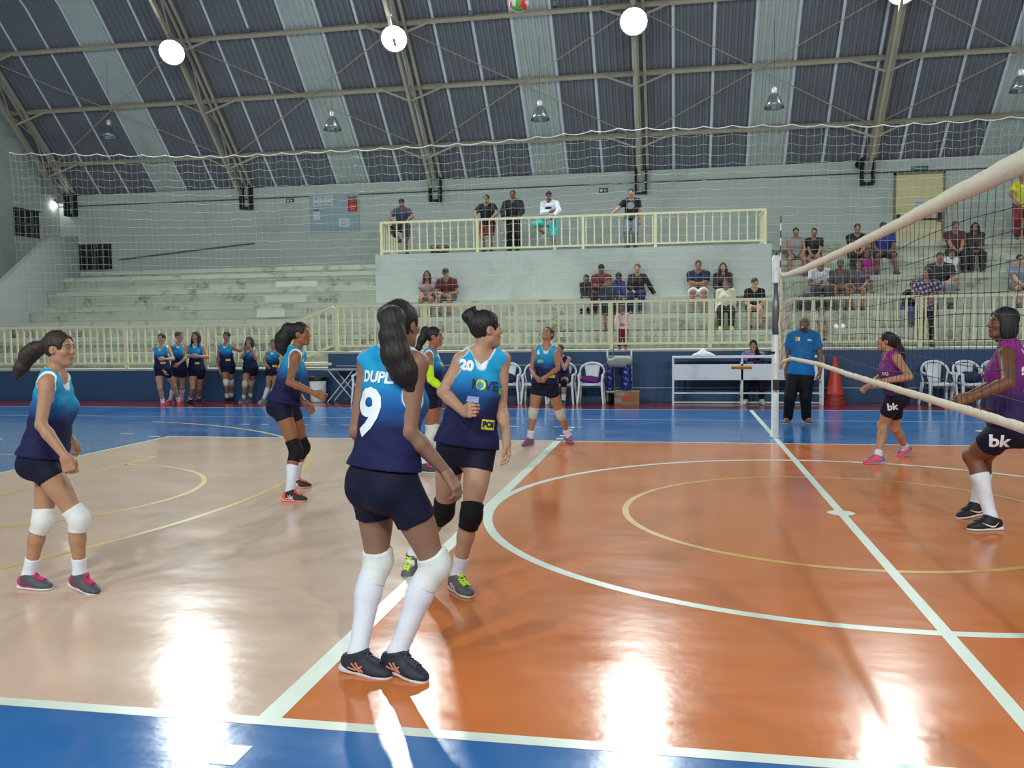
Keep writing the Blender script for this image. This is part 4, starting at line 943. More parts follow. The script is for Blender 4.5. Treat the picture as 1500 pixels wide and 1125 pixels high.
def add_colors(me, cols):
    a = me.color_attributes.new('Col', 'FLOAT_COLOR', 'POINT'); c = np.ones((len(me.vertices), 4), dtype=np.float32); c[:, :3] = cols; a.data.foreach_set('color', c.ravel())
def seg_d(V, a, b):
    v = b-a; t = np.clip(((V-a)@v)/(v@v+1e-9), 0, 1); return np.linalg.norm(V-a-t[:, None]*v, axis=1)
def make_body(f, root, skin, hb, hh, hx):
    F = mesh_of(body_prims(f), hb)
    Vs, Qs, Cs = [], [], []; n = 0
    def put(V, Q, C):
        nonlocal n
        Vs.append(V); Qs.append(Q+n); Cs.append(C); n += len(V)
    for sd in 'LR': pass
    V, Q = F.mesh(); put(V, Q, np.ones((len(V), 3)))
    HP = head_prims(f); lo = f.head-.17; hi = f.head+.17; H = Field(lo, hi, hh)
    for p, k in HP: H.add(p, k)
    for s in (1, -1):
        H.cut(hell(f, (.094, s*.031, .008), (.018, .015, .0095)))
        H.add(hcone(f, (.0835, s*.018, .0135), (.077, s*.044, .0125), .0045, .0045), .004); H.add(hcone(f, (.0825, s*.02, .0005), (.077, s*.042, .0015), .0035, .0035), .004)
    H.cut(hcone(f, (.094, .018, -.0645), (.094, -.018, -.0645), .0035, .0035))
    V, Q = H.mesh(); C = np.ones((len(V), 3))
    lip = np.minimum(seg_d(V, hp_(f, .086, .017, -.064), hp_(f, .092, 0, -.062)), seg_d(V, hp_(f, .086, -.017, -.064), hp_(f, .092, 0, -.062))); C[lip < .0105*f.hs] = (.88, .66, .66)
    for s in (1, -1):
        bd = seg_d(V, hp_(f, .094, s*.014, .026), hp_(f, .078, s*.048, .026)); C[bd < .0065*f.hs] = (.28, .22, .2)
        ed = seg_d(V, hp_(f, .082, s*.022, .008), hp_(f, .078, s*.04, .008)); C[ed < .011*f.hs] *= (.72, .66, .64)
        ck = np.linalg.norm(V-hp_(f, .075, s*.042, -.028), axis=1); C *= (1-np.array([0, .08, .07])[None]*np.clip(1-ck/(.03*f.hs), 0, 1)[:, None])
    put(V, Q, C)
    for s, sd in ((1, 'L'), (-1, 'R')):
        o, el = getattr(f, 'wr'+sd), getattr(f, 'el'+sd); d = nrm_(getattr(f, 'hd'+sd)); th = getattr(f, 'thumb'+sd, None); cand = (f.cf*.9+UP*.45+f.cl*(-s)*.25) if th is None else np.asarray(th, float)
        sv = cand-d*(cand@d); sv = nrm_(sv) if np.linalg.norm(sv) > .05 else nrm_(f.cl*(-s)-d*((f.cl*(-s))@d)); nv = np.cross(sv, d)*(1 if s > 0 else -1)
        if s < 0: nv = np.cross(d, sv)
        HPr = hand_prims(o, d, sv, nv, f.S*(1.0 if f.sex == 'f' else 1.08), getattr(f, 'curl'+sd), s); G = mesh_of(HPr, hx*(f.S if f.S < 1 else 1), .02); V, Q = G.mesh(); C = np.ones((len(V), 3)); put(V, Q, C)
    o = link('body', mk_mesh('body', np.concatenate(Vs), np.concatenate(Qs), skin_mat(skin), True), root); add_colors(o.data, np.concatenate(Cs)); local(o, root)
    b = MB(); ax = f.hfu[0]; r = .0115*f.hs
    for s in (1, -1):
        c = hp_(f, .071, s*.031, .0072); dd = nrm_(ax*1.0+f.hfu[2]*s*.12)
        prof = [(r*math.sin(a), -r*math.cos(a)) for a in np.linspace(.9, math.pi-.55, 5)]; b.m = 0; b.lathe(c, prof, 10, axis=dd, cap0=False, cap1=False)
        b.m = 1; b.lathe(c, [(prof[-1][0], prof[-1][1]), (r*.25, r*.985)], 10, axis=dd, cap0=False, cap1=False); b.m = 2; b.lathe(c, [(r*.25, r*.985), (r*.02, r*1.0)], 10, axis=dd, cap0=False)
    local(b.build('eyes', [mat('eye_white', (214, 208, 202), rough=.25), mat('dark_brown_iris', (54, 34, 24), rough=.2), mat('pupil', (8, 8, 8), rough=.2)], root, True), root)
def make_hair(f, root, style, rgb, h, tail=None, extra=()):
    if style == 'bald' : return
    P = []; k = f.hs
    thick = {'short': .006, 'cap': .004}.get(style, .008)
    cap = hell(f, (-.016, 0, .029), (.098+thick, .079+thick, .096+thick)); F = Field(f.head-.24, f.head+.24, h)
    if style in ('long',): F = Field(f.head-A_(.26, .26, .42), f.head+.22, h)
    pts = []
    if tail:
        for (a, ra), (b, rb) in zip(tail[:-1], tail[1:]): P.append((Cone(a, b, ra, rb), .03))
        lo = np.min([a for a, _ in tail], 0)-.08; hi = np.max([a for a, _ in tail], 0)+.08; F = Field(np.minimum(lo, f.head-.2), np.maximum(hi, f.head+.2), h)
    F.add(cap, 0)
    if style in ('bob', 'long'):
        for s in (1, -1): F.add(hell(f, (-.03, s*.07, -.05), (.07, .04, .1)), .03)
        F.add(hell(f, (-.07, 0, -.04), (.05, .085, .11)), .03)
    F.cut(hell(f, (.095, 0, -.03), (.088, .072, .112) if style != 'short' else (.09, .072, .105)), 0, .006)
    if style in ('pony', 'bun', 'short', 'cap'):
        for s in (1, -1): F.cut(hell(f, (.005, s*.085, -.03), (.04, .03, .055)))
        c = hp_(f, -.03, 0, -.062 if style != 'short' else -.05); nn = nrm_(-f.hfu[1]*1.0+f.hfu[0]*.55); F.plane(c, nn)
    if style == 'long':
        dn = -UP*.9+(f.neck-f.head)*.3
        for s in (1, -1):
            a = hp_(f, -.02, s*.078, -.02); b = hp_(f, .0, s*.085, -.1); c = f.neck+f.cl*s*.085*f.S+f.cf*.07*f.S-UP*.06*f.S
            F.add(Cone(a, b, .035*k, .036*k), .03); F.add(Cone(b, c, .036*k, .028*k), .03)
        F.add(Cone(hp_(f, -.075, 0, -.02), f.neck-f.cf*.075*f.S-UP*.12*f.S, .075*k, .06*k), .03)
        F.cut(hell(f, (.1, 0, -.06), (.085, .062, .105)))
    for e in extra: F.add(e[0], e[1])
    for p, kk in P: F.add(p, kk)
    if style == 'bun' and not tail: F.add(hell(f, (-.1, 0, .06), (.045, .045, .045)), .015)
    rp = .0022; F.wave(lambda X, Y, Z: rp*np.sin(X*210+Z*60)*np.sin(Y*210-Z*40))
    V, Q = F.mesh()
    if len(V): local(link('hair', mk_mesh('hair', V, Q, hair_mat(rgb), True), root), root)
def make_cap(f, root, rgb, rgb2=None):
    F = Field(f.head-.2, f.head+.25, .012 if f.S > 0 else .01); F.add(hell(f, (-.014, 0, .036), (.108, .088, .1)), 0); F.plane(hp_(f, 0, 0, .045), -f.hfu[1]); F.add(hell(f, (.115, 0, .05), (.06, .07, .008)), .01)
    V, Q = F.mesh(); local(link('cap', mk_mesh('cap', V, Q, cloth_mat(rgb), True), root), root)
def torso_field(f, h, inf, hem, arm=None, hips=True, flare=.0):
    S = f.S; lo = np.minimum(f.pel, f.neck)-.42*S; hi = np.maximum(f.pel, f.neck)+.42*S
    for sd in 'LR':
        for q in ('el', 'wr') if arm else (): lo = np.minimum(lo, getattr(f, q+sd)-.1); hi = np.maximum(hi, getattr(f, q+sd)+.1)
    F = Field(lo, hi, h); F.add(f.top, 0, inf)
    F.add(f.low, .03*S, inf+.002)
    F.add(Sweep(f.mid+f.up*.05*S, f.pel-f.up*.10*S, f.pl, [0, .5, 1], np.array([.122, .141, .160])*S*f.W**.5, np.array([.090, .102, .112])*S*f.W**.5, .04), .08*S, inf)
    for g in f.glut: F.add(g, .05*S, inf+.004)
    for sd in 'LR': F.add(Cone(getattr(f, 'hip'+sd), getattr(f, 'hip'+sd)+(getattr(f, 'kne'+sd)-getattr(f, 'hip'+sd))*.25, .089*S*f.W**.5, .086*S*f.W**.5), .05*S, inf+.004)
    for b in f.bust: F.add(b, .05*S, inf)
    for p, k in f.shs: F.add(p, k, inf)
    if arm:
        for sd in 'LR':
            sh, el, wr = [getattr(f, q+sd) for q in ('sh', 'el', 'wr')]
            if arm <= 1:
                e = sh+(el-sh)*arm; d = nrm_(el-sh); F.add(Cone(sh, e+d*.04, .055*S*f.W**.5, .056*S*f.W**.5), .03*S, inf+.002, [(e, d)])
            else:
                F.add(Cone(sh, el, .053*S*f.W**.5, .046*S*f.W**.5), .03*S, inf); e = el+(wr-el)*(arm-1); d = nrm_(wr-el); F.add(Cone(el, e+d*.03, .046*S*f.W**.5, .036*S), .02*S, inf, [(e, d)])
    F.wave(lambda X, Y, Z: .0028*np.sin(X*33+Z*41)*np.sin(Y*29-Z*23)+.0016*np.sin(Z*70+X*25-Y*18))
    F.plane(f.pel+f.up*hem*S, -f.up)
    return F
def make_top(f, root, kind, rgb, h, hem=-.06, inf=.014, neckv=True, paint=None, arm=None, name=None, trim=None):
    S = f.S; F = torso_field(f, h, inf, hem, {'tank': None, 'tee': .62, 'long': 1.92}[kind] if arm is None else arm)
    cuts = []
    nb = f.neck
    cuts.append(Cone(nb-f.up*.0*S+f.cf*.012*S, nb+f.up*.16*S+f.cf*.03*S, .07*S, .1*S))
    if neckv: cuts.append(Cone(nb+f.cf*.09*S-f.up*.01*S, nb+f.cf*.13*S-f.up*.115*S, .05*S, .008*S))
    if kind == 'tank':
        for s, sd in ((1, 'L'), (-1, 'R')):
            sh, el = getattr(f, 'sh'+sd), getattr(f, 'el'+sd); o = f.cl*s
            cuts.append(Cone(sh+o*.022*S+f.up*.06*S, sh+o*.022*S-f.up*.075*S, .05*S, .056*S)); cuts.append(Cone(sh+o*.02*S, sh+(el-sh)*.5+o*.012*S, .052*S, .05*S))
    for c in cuts: F.cut(c, 0.0, .011*S)
    V, Q = F.mesh(); me = mk_mesh('top', V, Q, cloth_mat(rgb, paint is not None), True)
    if paint is not None:
        C = paint(f, V)
        if trim is not None:
            fD = lambda q: np.min([c.d(q[:, 0], q[:, 1], q[:, 2]) for c in cuts], 0)
            D = fD(V); G = np.stack([(fD(V+d_)-fD(V-d_))/.004 for d_ in np.eye(3)*.002], 1); N_ = np.empty(len(V)*3, dtype=np.float32); me.vertices.foreach_get('normal', N_); N_ = N_.reshape(-1, 3).astype(float)
            gt = np.linalg.norm(G-N_*(G*N_).sum(1)[:, None], axis=1); w_ = np.clip((.0125*S-D/np.maximum(gt, .35))/.005, 0, 1)[:, None]; C = C*(1-w_)+np.asarray(trim)[None]*w_
        add_colors(me, C)
    o = link(name or {'tank': 'jersey', 'tee': 't_shirt', 'long': 'long_sleeve_top'}[kind], me, root); local(o, root); f.topmesh = (V, Q); return o
def make_bottom(f, root, frac, rgb, h, inf=.011, name=None, loose=1.0, waist=.16):
    """frac: length of each leg covered, 0..1 down the thigh, 1..2 down the shin; the body itself swollen, then cut at waist and hems"""
    S = f.S; use = [(f.low, .02)]+[(g, .05*S) for g in f.glut]+f.leg_list; bbs = [p.bb() for p, _ in use]
    F = Field(np.min([b[0] for b in bbs], 0)-.06, np.max([b[1] for b in bbs], 0)+.06, h)
    for p, k in use: F.add(p, k, inf)
    if loose > 1.01:
        for sd in 'LR':
            hp, kn, an = [getattr(f, q+sd) for q in ('hip', 'kne', 'ank')]; F.add(Cone(hp, kn, .095*S*f.W**.5*loose, .07*S*f.W**.5*loose), .04*S, inf)
            if frac > 1: F.add(Cone(kn, an, .066*S*f.W**.5*loose, .056*S*loose), .03*S, inf)
    F.plane(f.pel+f.up*waist*S, f.up)
    X, Y, Z = F.ax[0][:, None, None], F.ax[1][None, :, None], F.ax[2][None, None, :]; best = None
    for sd in 'LR':
        hp, kn, an = [getattr(f, q+sd) for q in ('hip', 'kne', 'ank')]; D = Cone(hp, kn, .08, .06).d(X, Y, Z)
        if frac <= 1: e = hp+(kn-hp)*frac; d = nrm_(kn-hp)
        else: e = kn+(an-kn)*(frac-1); d = nrm_(an-kn); D = np.minimum(D, Cone(kn, an, .055, .045).d(X, Y, Z))
        pv = (X-e[0])*d[0]+(Y-e[1])*d[1]+(Z-e[2])*d[2]
        if frac > 1: pv = np.where(Cone(kn, an, .055, .045).d(X, Y, Z) < Cone(hp, kn, .08, .06).d(X, Y, Z), pv, -1.0)
        best = (D, pv) if best is None else (np.minimum(best[0], D), np.where(D < best[0], pv, best[1]))
    F.F = np.maximum(F.F, best[1].astype(np.float32))
    F.wave(lambda X, Y, Z: .0016*np.sin(X*45+Z*38)*np.sin(Y*40-Z*33))
    V, Q = F.mesh(); o = link(name or ('shorts' if frac < 1.1 else 'trousers'), mk_mesh('bottom', V, Q, cloth_mat(rgb), True), root); local(o, root); f.botmesh = (V, Q); return o
def make_sock(f, root, sd, t, rgb, h, t0=-.05):
    S = f.S; kn, an = getattr(f, 'kne'+sd), getattr(f, 'ank'+sd); d = nrm_(kn-an); th, sn = f.leg[sd]; e = an+(kn-an)*t; F = Field(np.minimum(kn, an)-.16*S, np.maximum(kn, an)+.16*S, h)
    cl = [(e, d)]
    for q in sn: F.add(q, .02*S, .006, cl)
    toe = getattr(f, 'toe'+sd); F.add(Cone(an+UP*.02*S, an+toe*.045*S-UP*.034*S, .036*S, .034*S), .02*S, .004, cl)
    V, Q = F.mesh(); local(link('sock', mk_mesh('sock', V, Q, cloth_mat(rgb), True), root), root)
def make_pad(f, root, sd, rgb, h, up=.15, dn=.19, front=.004):
    S = f.S; hp, kn, an, kf = [getattr(f, q+sd) for q in ('hip', 'kne', 'ank', 'kf')]; th, sn = f.leg[sd]; F = Field(kn-.24*S, kn+.24*S, h); dt = nrm_(hp-kn); ds = nrm_(an-kn); cl = [(kn+(hp-kn)*up*1.1, dt), (kn+(an-kn)*dn*1.1, ds)]; ax = nrm_(an-hp); kp = nrm_(kf-ax*(kf@ax))
    for q in th+sn[:2]: F.add(q, .02*S, .011, cl)
    F.add(Ell(kn+kp*.02*S, np.array([ax, kp, np.cross(ax, kp)]), A_(.075, .034, .046)*S), .03*S, front, cl)
    V, Q = F.mesh(); local(link('knee_pad', mk_mesh('knee_pad', V, Q, cloth_mat(rgb), True), root), root)
def make_shoe(f, root, sd, up_c, sole_c, lace_c, h, acc=None, stripe=None):
    S = f.S*(.93 if f.sex == 'f' else 1.03); an = getattr(f, 'ank'+sd); x = nrm_(getattr(f, 'toe'+sd)); y = nrm_(np.cross(UP, x)); z = np.cross(x, y); o = an-z*.078*f.S
    B = lambda a, b, c: o+(x*a+y*b+z*c)*S; R = np.array([x, y, z])
    F = Field(o-.24*S, o+.24*S, h)
    for p, k in [(Cone(B(-.05, 0, .05), B(.0, 0, .05), .036*S, .042*S), 0), (Cone(B(0, 0, .05), B(.09, 0, .036), .044*S, .042*S), .03), (Ell(B(.115, 0, .028), R, A_(.075, .046, .034)*S), .03), (Cone(B(-.024, 0, .055), B(-.010, 0, .105), .045*S, .050*S), .02), (Cone(B(.03, 0, .064), B(.012, 0, .10), .044*S, .044*S), .025)]: F.add(p, k)
    F.plane(B(0, 0, .016), -z); F.plane(B(-.01, 0, .104), nrm_(z-x*.35))
    V, Q = F.mesh(); me = mk_mesh('shoe', V, Q, mat('shoe_upper_%d_%d_%d' % up_c, up_c, rough=.65, attr=True, noise=.1, nscale=60), True); C = np.ones((len(V), 3))
    if acc:
        q = (V-o)/S; hx = q@x; hz = q@z; C[(hx < -.025) | ((hz < .034) & (hx < .06))] = np.array(lin(acc))/np.maximum(np.array(lin(up_c)), .004)
    add_colors(me, C); sh = link('shoe', me, root); local(sh, root)
    F = Field(o-.22*S, o+.24*S, h); fl = np.array([x, y, z])
    for c, r in ((-.045, .039), (.0, .038), (.05, .04), (.095, .046), (.135, .042)): F.add(Ell(B(c, 0, .012), R, A_(.055, r, .03)*S), .02)
    F.plane(B(0, 0, .001), -z); F.plane(B(0, 0, .026), nrm_(z+x*.06))
    V, Q = F.mesh(); link('sole', mk_mesh('sole', V, Q, mat('sole_%d_%d_%d' % sole_c, sole_c, rough=.6), True), sh)
    if lace_c:
        b = MB(); tri = BVHTree.FromPolygons([Vector(p) for p in f_sh(sh)], [tuple(p.vertices) for p in sh.data.polygons])
        def on(a, c):
            hit = tri.ray_cast(Vector(B(a, c, .16)), Vector(-z), .2*S)[0]
            return (hit+Vector(z)*.0035*S) if hit else Vector(B(a, c, .08))
        for i in range(5):
            a = .05+.0155*i
            for q in (1, -1): b.tube([on(a, -.024*q), on(a+.006, -.008*q), on(a+.010, .008*q), on(a+.015, .024*q)], .0048*S, 5)
        b.build('laces', mat('laces_%d_%d_%d' % lace_c, lace_c, rough=.6), sh)
    if stripe:
        b = MB()
        for s in (1, -1):
            pts = [(-.02, .04), (.02, .034), (.055, .056)], [(.0, .064), (.02, .045), (.045, .026)], [(.02, .07), (.035, .05), (.06, .028)]
            if stripe[1] == 'tick': pts = ([(-.03, .066), (.0, .036), (.02, .034), (.06, .048), (.09, .062)],)
            for q in pts:
                vs = []
                for (a, c) in q:
                    r0 = Vector(B(a, s*.09, c)); d = Vector(-y*s); vs.append((r0, d))
                tri = BVHTree.FromPolygons([Vector(p) for p in f_sh(sh)], [tuple(p.vertices) for p in sh.data.polygons]); pp = []
                for r0, d in vs:
                    hit = tri.ray_cast(r0, d, .2*S)[0]
                    if hit: pp.append(hit)
                if len(pp) > 1: b.tube(pp, .0045*S if stripe[1] != 'tick' else [.002*S, .006*S, .007*S, .0045*S, .002*S][:len(pp)], 5)
        if b.v: b.build('side_stripes', mat('stripe_%d_%d_%d' % stripe[0], stripe[0], rough=.5), sh)
    return sh
def f_sh(o): return [v.co for v in o.data.vertices]
def decal(f, root, name, txt, size, c, right, up, m, bold=.0, mesh=None, lift=.004, poly=None, maxedge=.012):
    """print lettering onto the cloth: every point is dropped onto the garment along its normal"""
    V, Q = mesh or f.topmesh; bvh = BVHTree.FromPolygons([tuple(v) for v in V], [tuple(int(i) for i in q) for q in Q]); right = nrm_(right); up = nrm_(up-right*(up@right)); n = np.cross(right, up)
    v, fc = text_mesh(txt, size, bold, maxedge) if poly is None else poly; out = []; good = []
    for a in v:
        p = c+right*a[0]+up*a[1]; hit = bvh.ray_cast(Vector(p+n*.25), Vector(-n), .42); ok = hit[0] is not None
        q = np.array(hit[0])+n*lift if ok else p; out.append(q); good.append(ok)
    fc = [q for q in fc if all(good[i] for i in q)]
    if not fc: return
    local(link(name, mk_mesh(name, out, fc, m), root), root)
def quad_poly(w, h, nx=8, ny=4, rnd=False):
    v = []; f = []
    for i in range(nx+1):
        for j in range(ny+1):
            a, b = (i/nx-.5), (j/ny-.5)
            if rnd: r = 2*max(abs(a), abs(b)); q = math.hypot(a, b)+1e-9; a, b = a/q*r*.5, b/q*r*.5
            v.append((a*w, b*h))
    for i in range(nx):
        for j in range(ny): f.append((i*(ny+1)+j, (i+1)*(ny+1)+j, (i+1)*(ny+1)+j+1, i*(ny+1)+j+1))
    return v, f
# ---- presets for spectators
def seated(x, y, zs, zf, face, H, sex='f', W=1.0, lean=0.0, arms='lap', hf=None, spread=.11, foot=.40):
    f = new_fig(H, sex, W); S = f.S; d = ang(face); l = np.cross(UP, d); f.pf = f.cf = d; f.pel = A_(x, y, zs+.105*S); f.neck = f.pel+UP*.47*S*math.cos(lean)+d*(.47*S*math.sin(lean)-.03*S); f.hf = ang(*(hf or (face, -3))); f.hroll = 0; f.head = f.neck+UP*.155*S+d*(.04+.06*max(lean, 0))*S; frame_done(f)
    for s, sd in ((1, 'L'), (-1, 'R')):
        hp = f.pel+f.pl*s*f.hipw; setattr(f, 'hip'+sd, hp); a = f.pel+d*foot*S+l*s*spread*S; a[2] = zf+.078*S; kn, a = ik(hp, a, f.th, f.shn, d*.6+UP*.7+l*s*.1); setattr(f, 'kne'+sd, kn); setattr(f, 'ank'+sd, a); setattr(f, 'toe'+sd, nrm_(d+l*s*.2)); setattr(f, 'sh'+sd, f.neck-f.up*.055*S+f.cl*s*f.shw)
    set_arms(f, arms); return f
def standing(x, y, z, face, H, sex='m', W=1.0, lean=0.0, arms='down', hf=None, legs=(.1, .1), rail=None, knee_up=None):
    f = new_fig(H, sex, W); S = f.S; d = ang(face); l = np.cross(UP, d); f.pf = f.cf = d; f.pel = A_(x, y, z+.50*H)-d*.05*abs(lean); f.neck = f.pel+UP*.51*S*math.cos(lean)+d*.51*S*math.sin(lean); f.hf = ang(*(hf or (face, -3))); f.hroll = 0; f.head = f.neck+UP*.16*S+d*.035*S; frame_done(f)
    for i, (s, sd) in enumerate(((1, 'L'), (-1, 'R'))):
        hp = f.pel+f.pl*s*f.hipw; setattr(f, 'hip'+sd, hp); a = A_(x, y, z+.078*S)+l*s*legs[i]*S+d*(.02 if i else -.03)
        if knee_up == sd: a = a+UP*.36*S+d*.12*S+l*s*(-.02)
        kn, a = ik(hp, a, f.th, f.shn, d+l*s*(.15 if knee_up != sd else .9)); setattr(f, 'kne'+sd, kn); setattr(f, 'ank'+sd, a); setattr(f, 'toe'+sd, nrm_(d+l*s*.3)); setattr(f, 'sh'+sd, f.neck-f.up*.055*S+f.cl*s*f.shw)
    f.rail = rail; set_arms(f, arms); return f
def set_arms(f, arms):
    S, d, l = f.S, f.cf, f.cl; arms = arms if isinstance(arms, tuple) else (arms, arms)
    for (s, sd), a in zip(((1, 'L'), (-1, 'R')), arms):
        sh = getattr(f, 'sh'+sd); hp, kn = getattr(f, 'hip'+sd), getattr(f, 'kne'+sd); pole = -d*.5-UP*.6+l*s*.6; hd = None; cu = 1; th = None
        if a == 'lap': t = hp+(kn-hp)*.78+UP*.085*S-l*s*.03; hd = nrm_((kn-hp)-l*s*.12-UP*.05); cu = 1; th = -l*s+UP*.2
        elif a == 'clasp': t = (f.kneL+f.kneR)/2+UP*.06*S+l*s*.05*S-d*.06*S; hd = nrm_(d*.7-l*s*.7-UP*.3); cu = 2
        elif a == 'cross': t = f.neck-f.up*.27*S+d*.185*S-l*s*.07*S; hd = nrm_(-l*s+d*.05+UP*.1); cu = 1; pole = l*s-UP*.5; th = UP
        elif a == 'belly': t = f.neck-f.up*.40*S+d*.19*S+l*s*.05*S; hd = nrm_(-l*s*.8+d*.2-UP*.2); cu = 1; pole = l*s-UP*.3-d*.4; th = UP
        elif a == 'down': t = sh-f.up*.525*S+d*.03*S+l*s*.05*S; pole = -d
        elif a == 'rail': t = sh+d*.30*S-l*s*.0; t[2] = f.rail+.035; hd = nrm_(d*.8-UP*.5-l*s*.2); cu = 2; pole = l*s-UP*.3; th = -l*s+UP*.1
        elif a == 'railwide': t = sh+l*s*.33*S+d*.24*S; t[2] = f.rail+.035; hd = nrm_(d*.6+l*s*.4-UP*.4); cu = 2; pole = -d-UP; th = d*.2-l*s
        elif a == 'prop': t = sh+l*s*.25*S-d*.02; t[2] = f.pel[2]-.02*S; hd = nrm_(l*s*.8-UP*.25+d*.3); cu = 0; pole = -d; th = d
        elif a == 'chin': t = f.head+d*.10*S-UP*.14*S+l*s*.02*S; hd = nrm_(UP*.75-l*s*.35+d*.1); cu = 3; pole = -UP+l*s*.4
        elif a == 'face': t = f.head+d*.12*S-UP*.15*S+l*s*.035*S; hd = nrm_(UP*.85-l*s*.3-d*.1); cu = 1; pole = -UP+l*s*.5
        elif a == 'phone': t = f.neck-f.up*.30*S+d*.25*S+l*s*.03*S; hd = nrm_(d*.5+UP*.5-l*s*.4); cu = 2; pole = -UP+l*s*.5
        else: t = np.asarray(a, float)
        el, w = ik(sh, t, f.ua, f.fa, pole); setattr(f, 'el'+sd, el); setattr(f, 'wr'+sd, w); setattr(f, 'hd'+sd, hd if hd is not None else nrm_(w-el)); setattr(f, 'curl'+sd, cu); setattr(f, 'thumb'+sd, th)
def person(f, label, skin, base, q, group=None):
    """q: voxel sizes (body, cloth, head, hand)"""
    head_frame(f); root = empty('person', tuple(base), label, 'person', group); f.q = q; f.skin = skin
    make_body(f, root, skin, q[0], q[2], q[3]); return root
# ------------------------------------------------------------------ the blue team
L3 = lambda *c: np.array(lin(c))
CY, MB_, NV, WH = L3(30, 152, 200), L3(26, 88, 152), L3(25, 28, 70), L3(222, 230, 236)
def blue_paint(f, V, lo=.38, hi=.78):
    t = ((V-f.pel)@f.up)/np.linalg.norm(f.neck-f.pel); ph = V@f.cl; t = t+.035*np.sin(ph*9+t*7)+.02*np.sin(ph*23)
    C = np.empty((len(V), 3))
    for i in range(3): C[:, i] = np.interp(t, [lo-.08, lo+.04, (lo+hi)/2, hi, 1.1], [NV[i], NV[i]*1.1, MB_[i], CY[i], CY[i]*1.05])
    return C
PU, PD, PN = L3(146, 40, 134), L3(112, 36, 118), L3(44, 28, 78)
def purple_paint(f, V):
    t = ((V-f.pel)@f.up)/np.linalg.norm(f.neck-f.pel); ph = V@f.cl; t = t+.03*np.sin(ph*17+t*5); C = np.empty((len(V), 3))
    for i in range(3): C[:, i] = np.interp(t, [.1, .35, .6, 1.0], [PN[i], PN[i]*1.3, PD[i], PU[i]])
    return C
Q_NEAR = (.009, .0062, .0045, .0032); Q_MID = (.0115, .0082, .0058, .004); Q_FAR = (.017, .0125, .0095, .006)
W1 = (255, 255, 255)
NAVY_S = (17, 19, 44); PADW = (216, 220, 216); PADB = (16, 16, 20); SOCKW = (214, 218, 230); HAIRD = (26, 21, 20); HAIRB = (48, 34, 26)
M_NUM = mat('white_print', (228, 234, 238), rough=.7); M_YPR = mat('yellow_print', (214, 206, 60), rough=.7); M_GPR = mat('green_print', (120, 170, 70), rough=.7); M_NPR = mat('navy_print', (24, 34, 66), rough=.7)
def P3(px, py, d): return at(px, py, depth=d)
def volley(f, label, skin, q, pads=(None, None), socks=(.3, .3), shoe=((60, 62, 70), (220, 220, 220), (230, 60, 110)), acc=None, stripe=None, short=.36, hem=.0, base=None, top='blue', pad_dim=(.15, .19), sockc=SOCKW, hems=None):
    base = base if base is not None else ((f.ankL+f.ankR)/2)*A_(1, 1, 0)
    r = person(f, label, skin, base, q)
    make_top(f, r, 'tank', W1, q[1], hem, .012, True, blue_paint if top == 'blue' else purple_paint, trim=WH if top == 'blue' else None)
    make_bottom(f, r, short, NAVY_S, q[1], .009)
    for i, sd in enumerate('LR'):
        if socks[i]: make_sock(f, r, sd, socks[i], sockc, q[1])
        if pads[i]: make_pad(f, r, sd, pads[i], q[1], *pad_dim)
        make_shoe(f, r, sd, shoe[0], shoe[1], shoe[2], max(q[1]*.8, .006), acc, stripe)
    return r
def chest_pt(f, t, side=0, front=1): return f.pel+(f.neck-f.pel)*t+f.cl*side+f.cf*.1*front

# player at the left, walking
f = pose_px(1.60, (85, 868), (64, 668, .0), (82, 548, 0), (88, 511, .0), 8, 4, (2, 0),
            L=dict(kn=(62, 762, 0), ft=(43, 862, -4, 0), el=(78, 615, 1), wr=(100, 640, 0), hd=(112, 656, 0), sh=(80, 560)),
            R=dict(kn=(115, 760, 0), ft=(118, 866, -14, -10, .015), el=(60, 622, -1), wr=(95, 668, -1), hd=(106, 702, 0), sh=(69, 563), curl=2), W=.82)
r = volley(f, 'person in blue volleyball kit and white knee pads walking at the far left', (170, 128, 100), Q_MID, (PADW, PADW), (.33, .33), ((72, 72, 80), (206, 204, 204), (206, 40, 110)), (190, 40, 104))
D0 = C_F@(f.head-CAM); tail = [(hp_(f, -.10, 0, .03), .034), (P3(52, 512, D0+.02), .045), (P3(42, 520, D0+.02), .048), (P3(31, 540, D0+.01), .038), (P3(24, 553, D0), .018)]
make_hair(f, r, 'pony', HAIRB, .006, tail)
decal(f, r, 'chest_logo', None, 0, chest_pt(f, .70, .03), -f.cl, f.up, M_GPR, poly=quad_poly(.07, .07, 8, 8, True))
for sd in 'LR': 
    k = getattr(f, 'kne'+sd)
# player in profile with black knee pads
f = pose_px(1.66, (438, 727), (416, 590, 0), (433, 513, .0), (441, 489, .0), -12, 6, (0, 2),
            L=dict(kn=(444, 655, 1), ft=(432, 714, 2, 0), el=(432, 572, 1), wr=(446, 589, -1), hd=(455, 598, 0), sh=(440, 523)),
            R=dict(kn=(433, 660, -1), ft=(425, 734, -4, 0), el=(424, 560, -1), wr=(461, 576, -1), hd=(482, 585, 0), sh=(433, 524), curl=2), W=.82)
r = volley(f, 'person in blue kit crouching in profile with black knee pads and orange shoes', (140, 92, 66), Q_MID, (PADB, PADB), (.62, .62), ((40, 33, 36), (232, 150, 140), (240, 90, 80)), (238, 92, 78), ((222, 226, 230), 'bars'), pad_dim=(.2, .24))
D0 = C_F@(f.head-CAM); tail = [(hp_(f, -.09, 0, .06), .04), (P3(423, 482, D0), .06), (P3(415, 496, D0), .075), (P3(413, 508, D0), .06), (P3(417, 520, D0), .025)]
make_hair(f, r, 'pony', HAIRD, .006, tail)
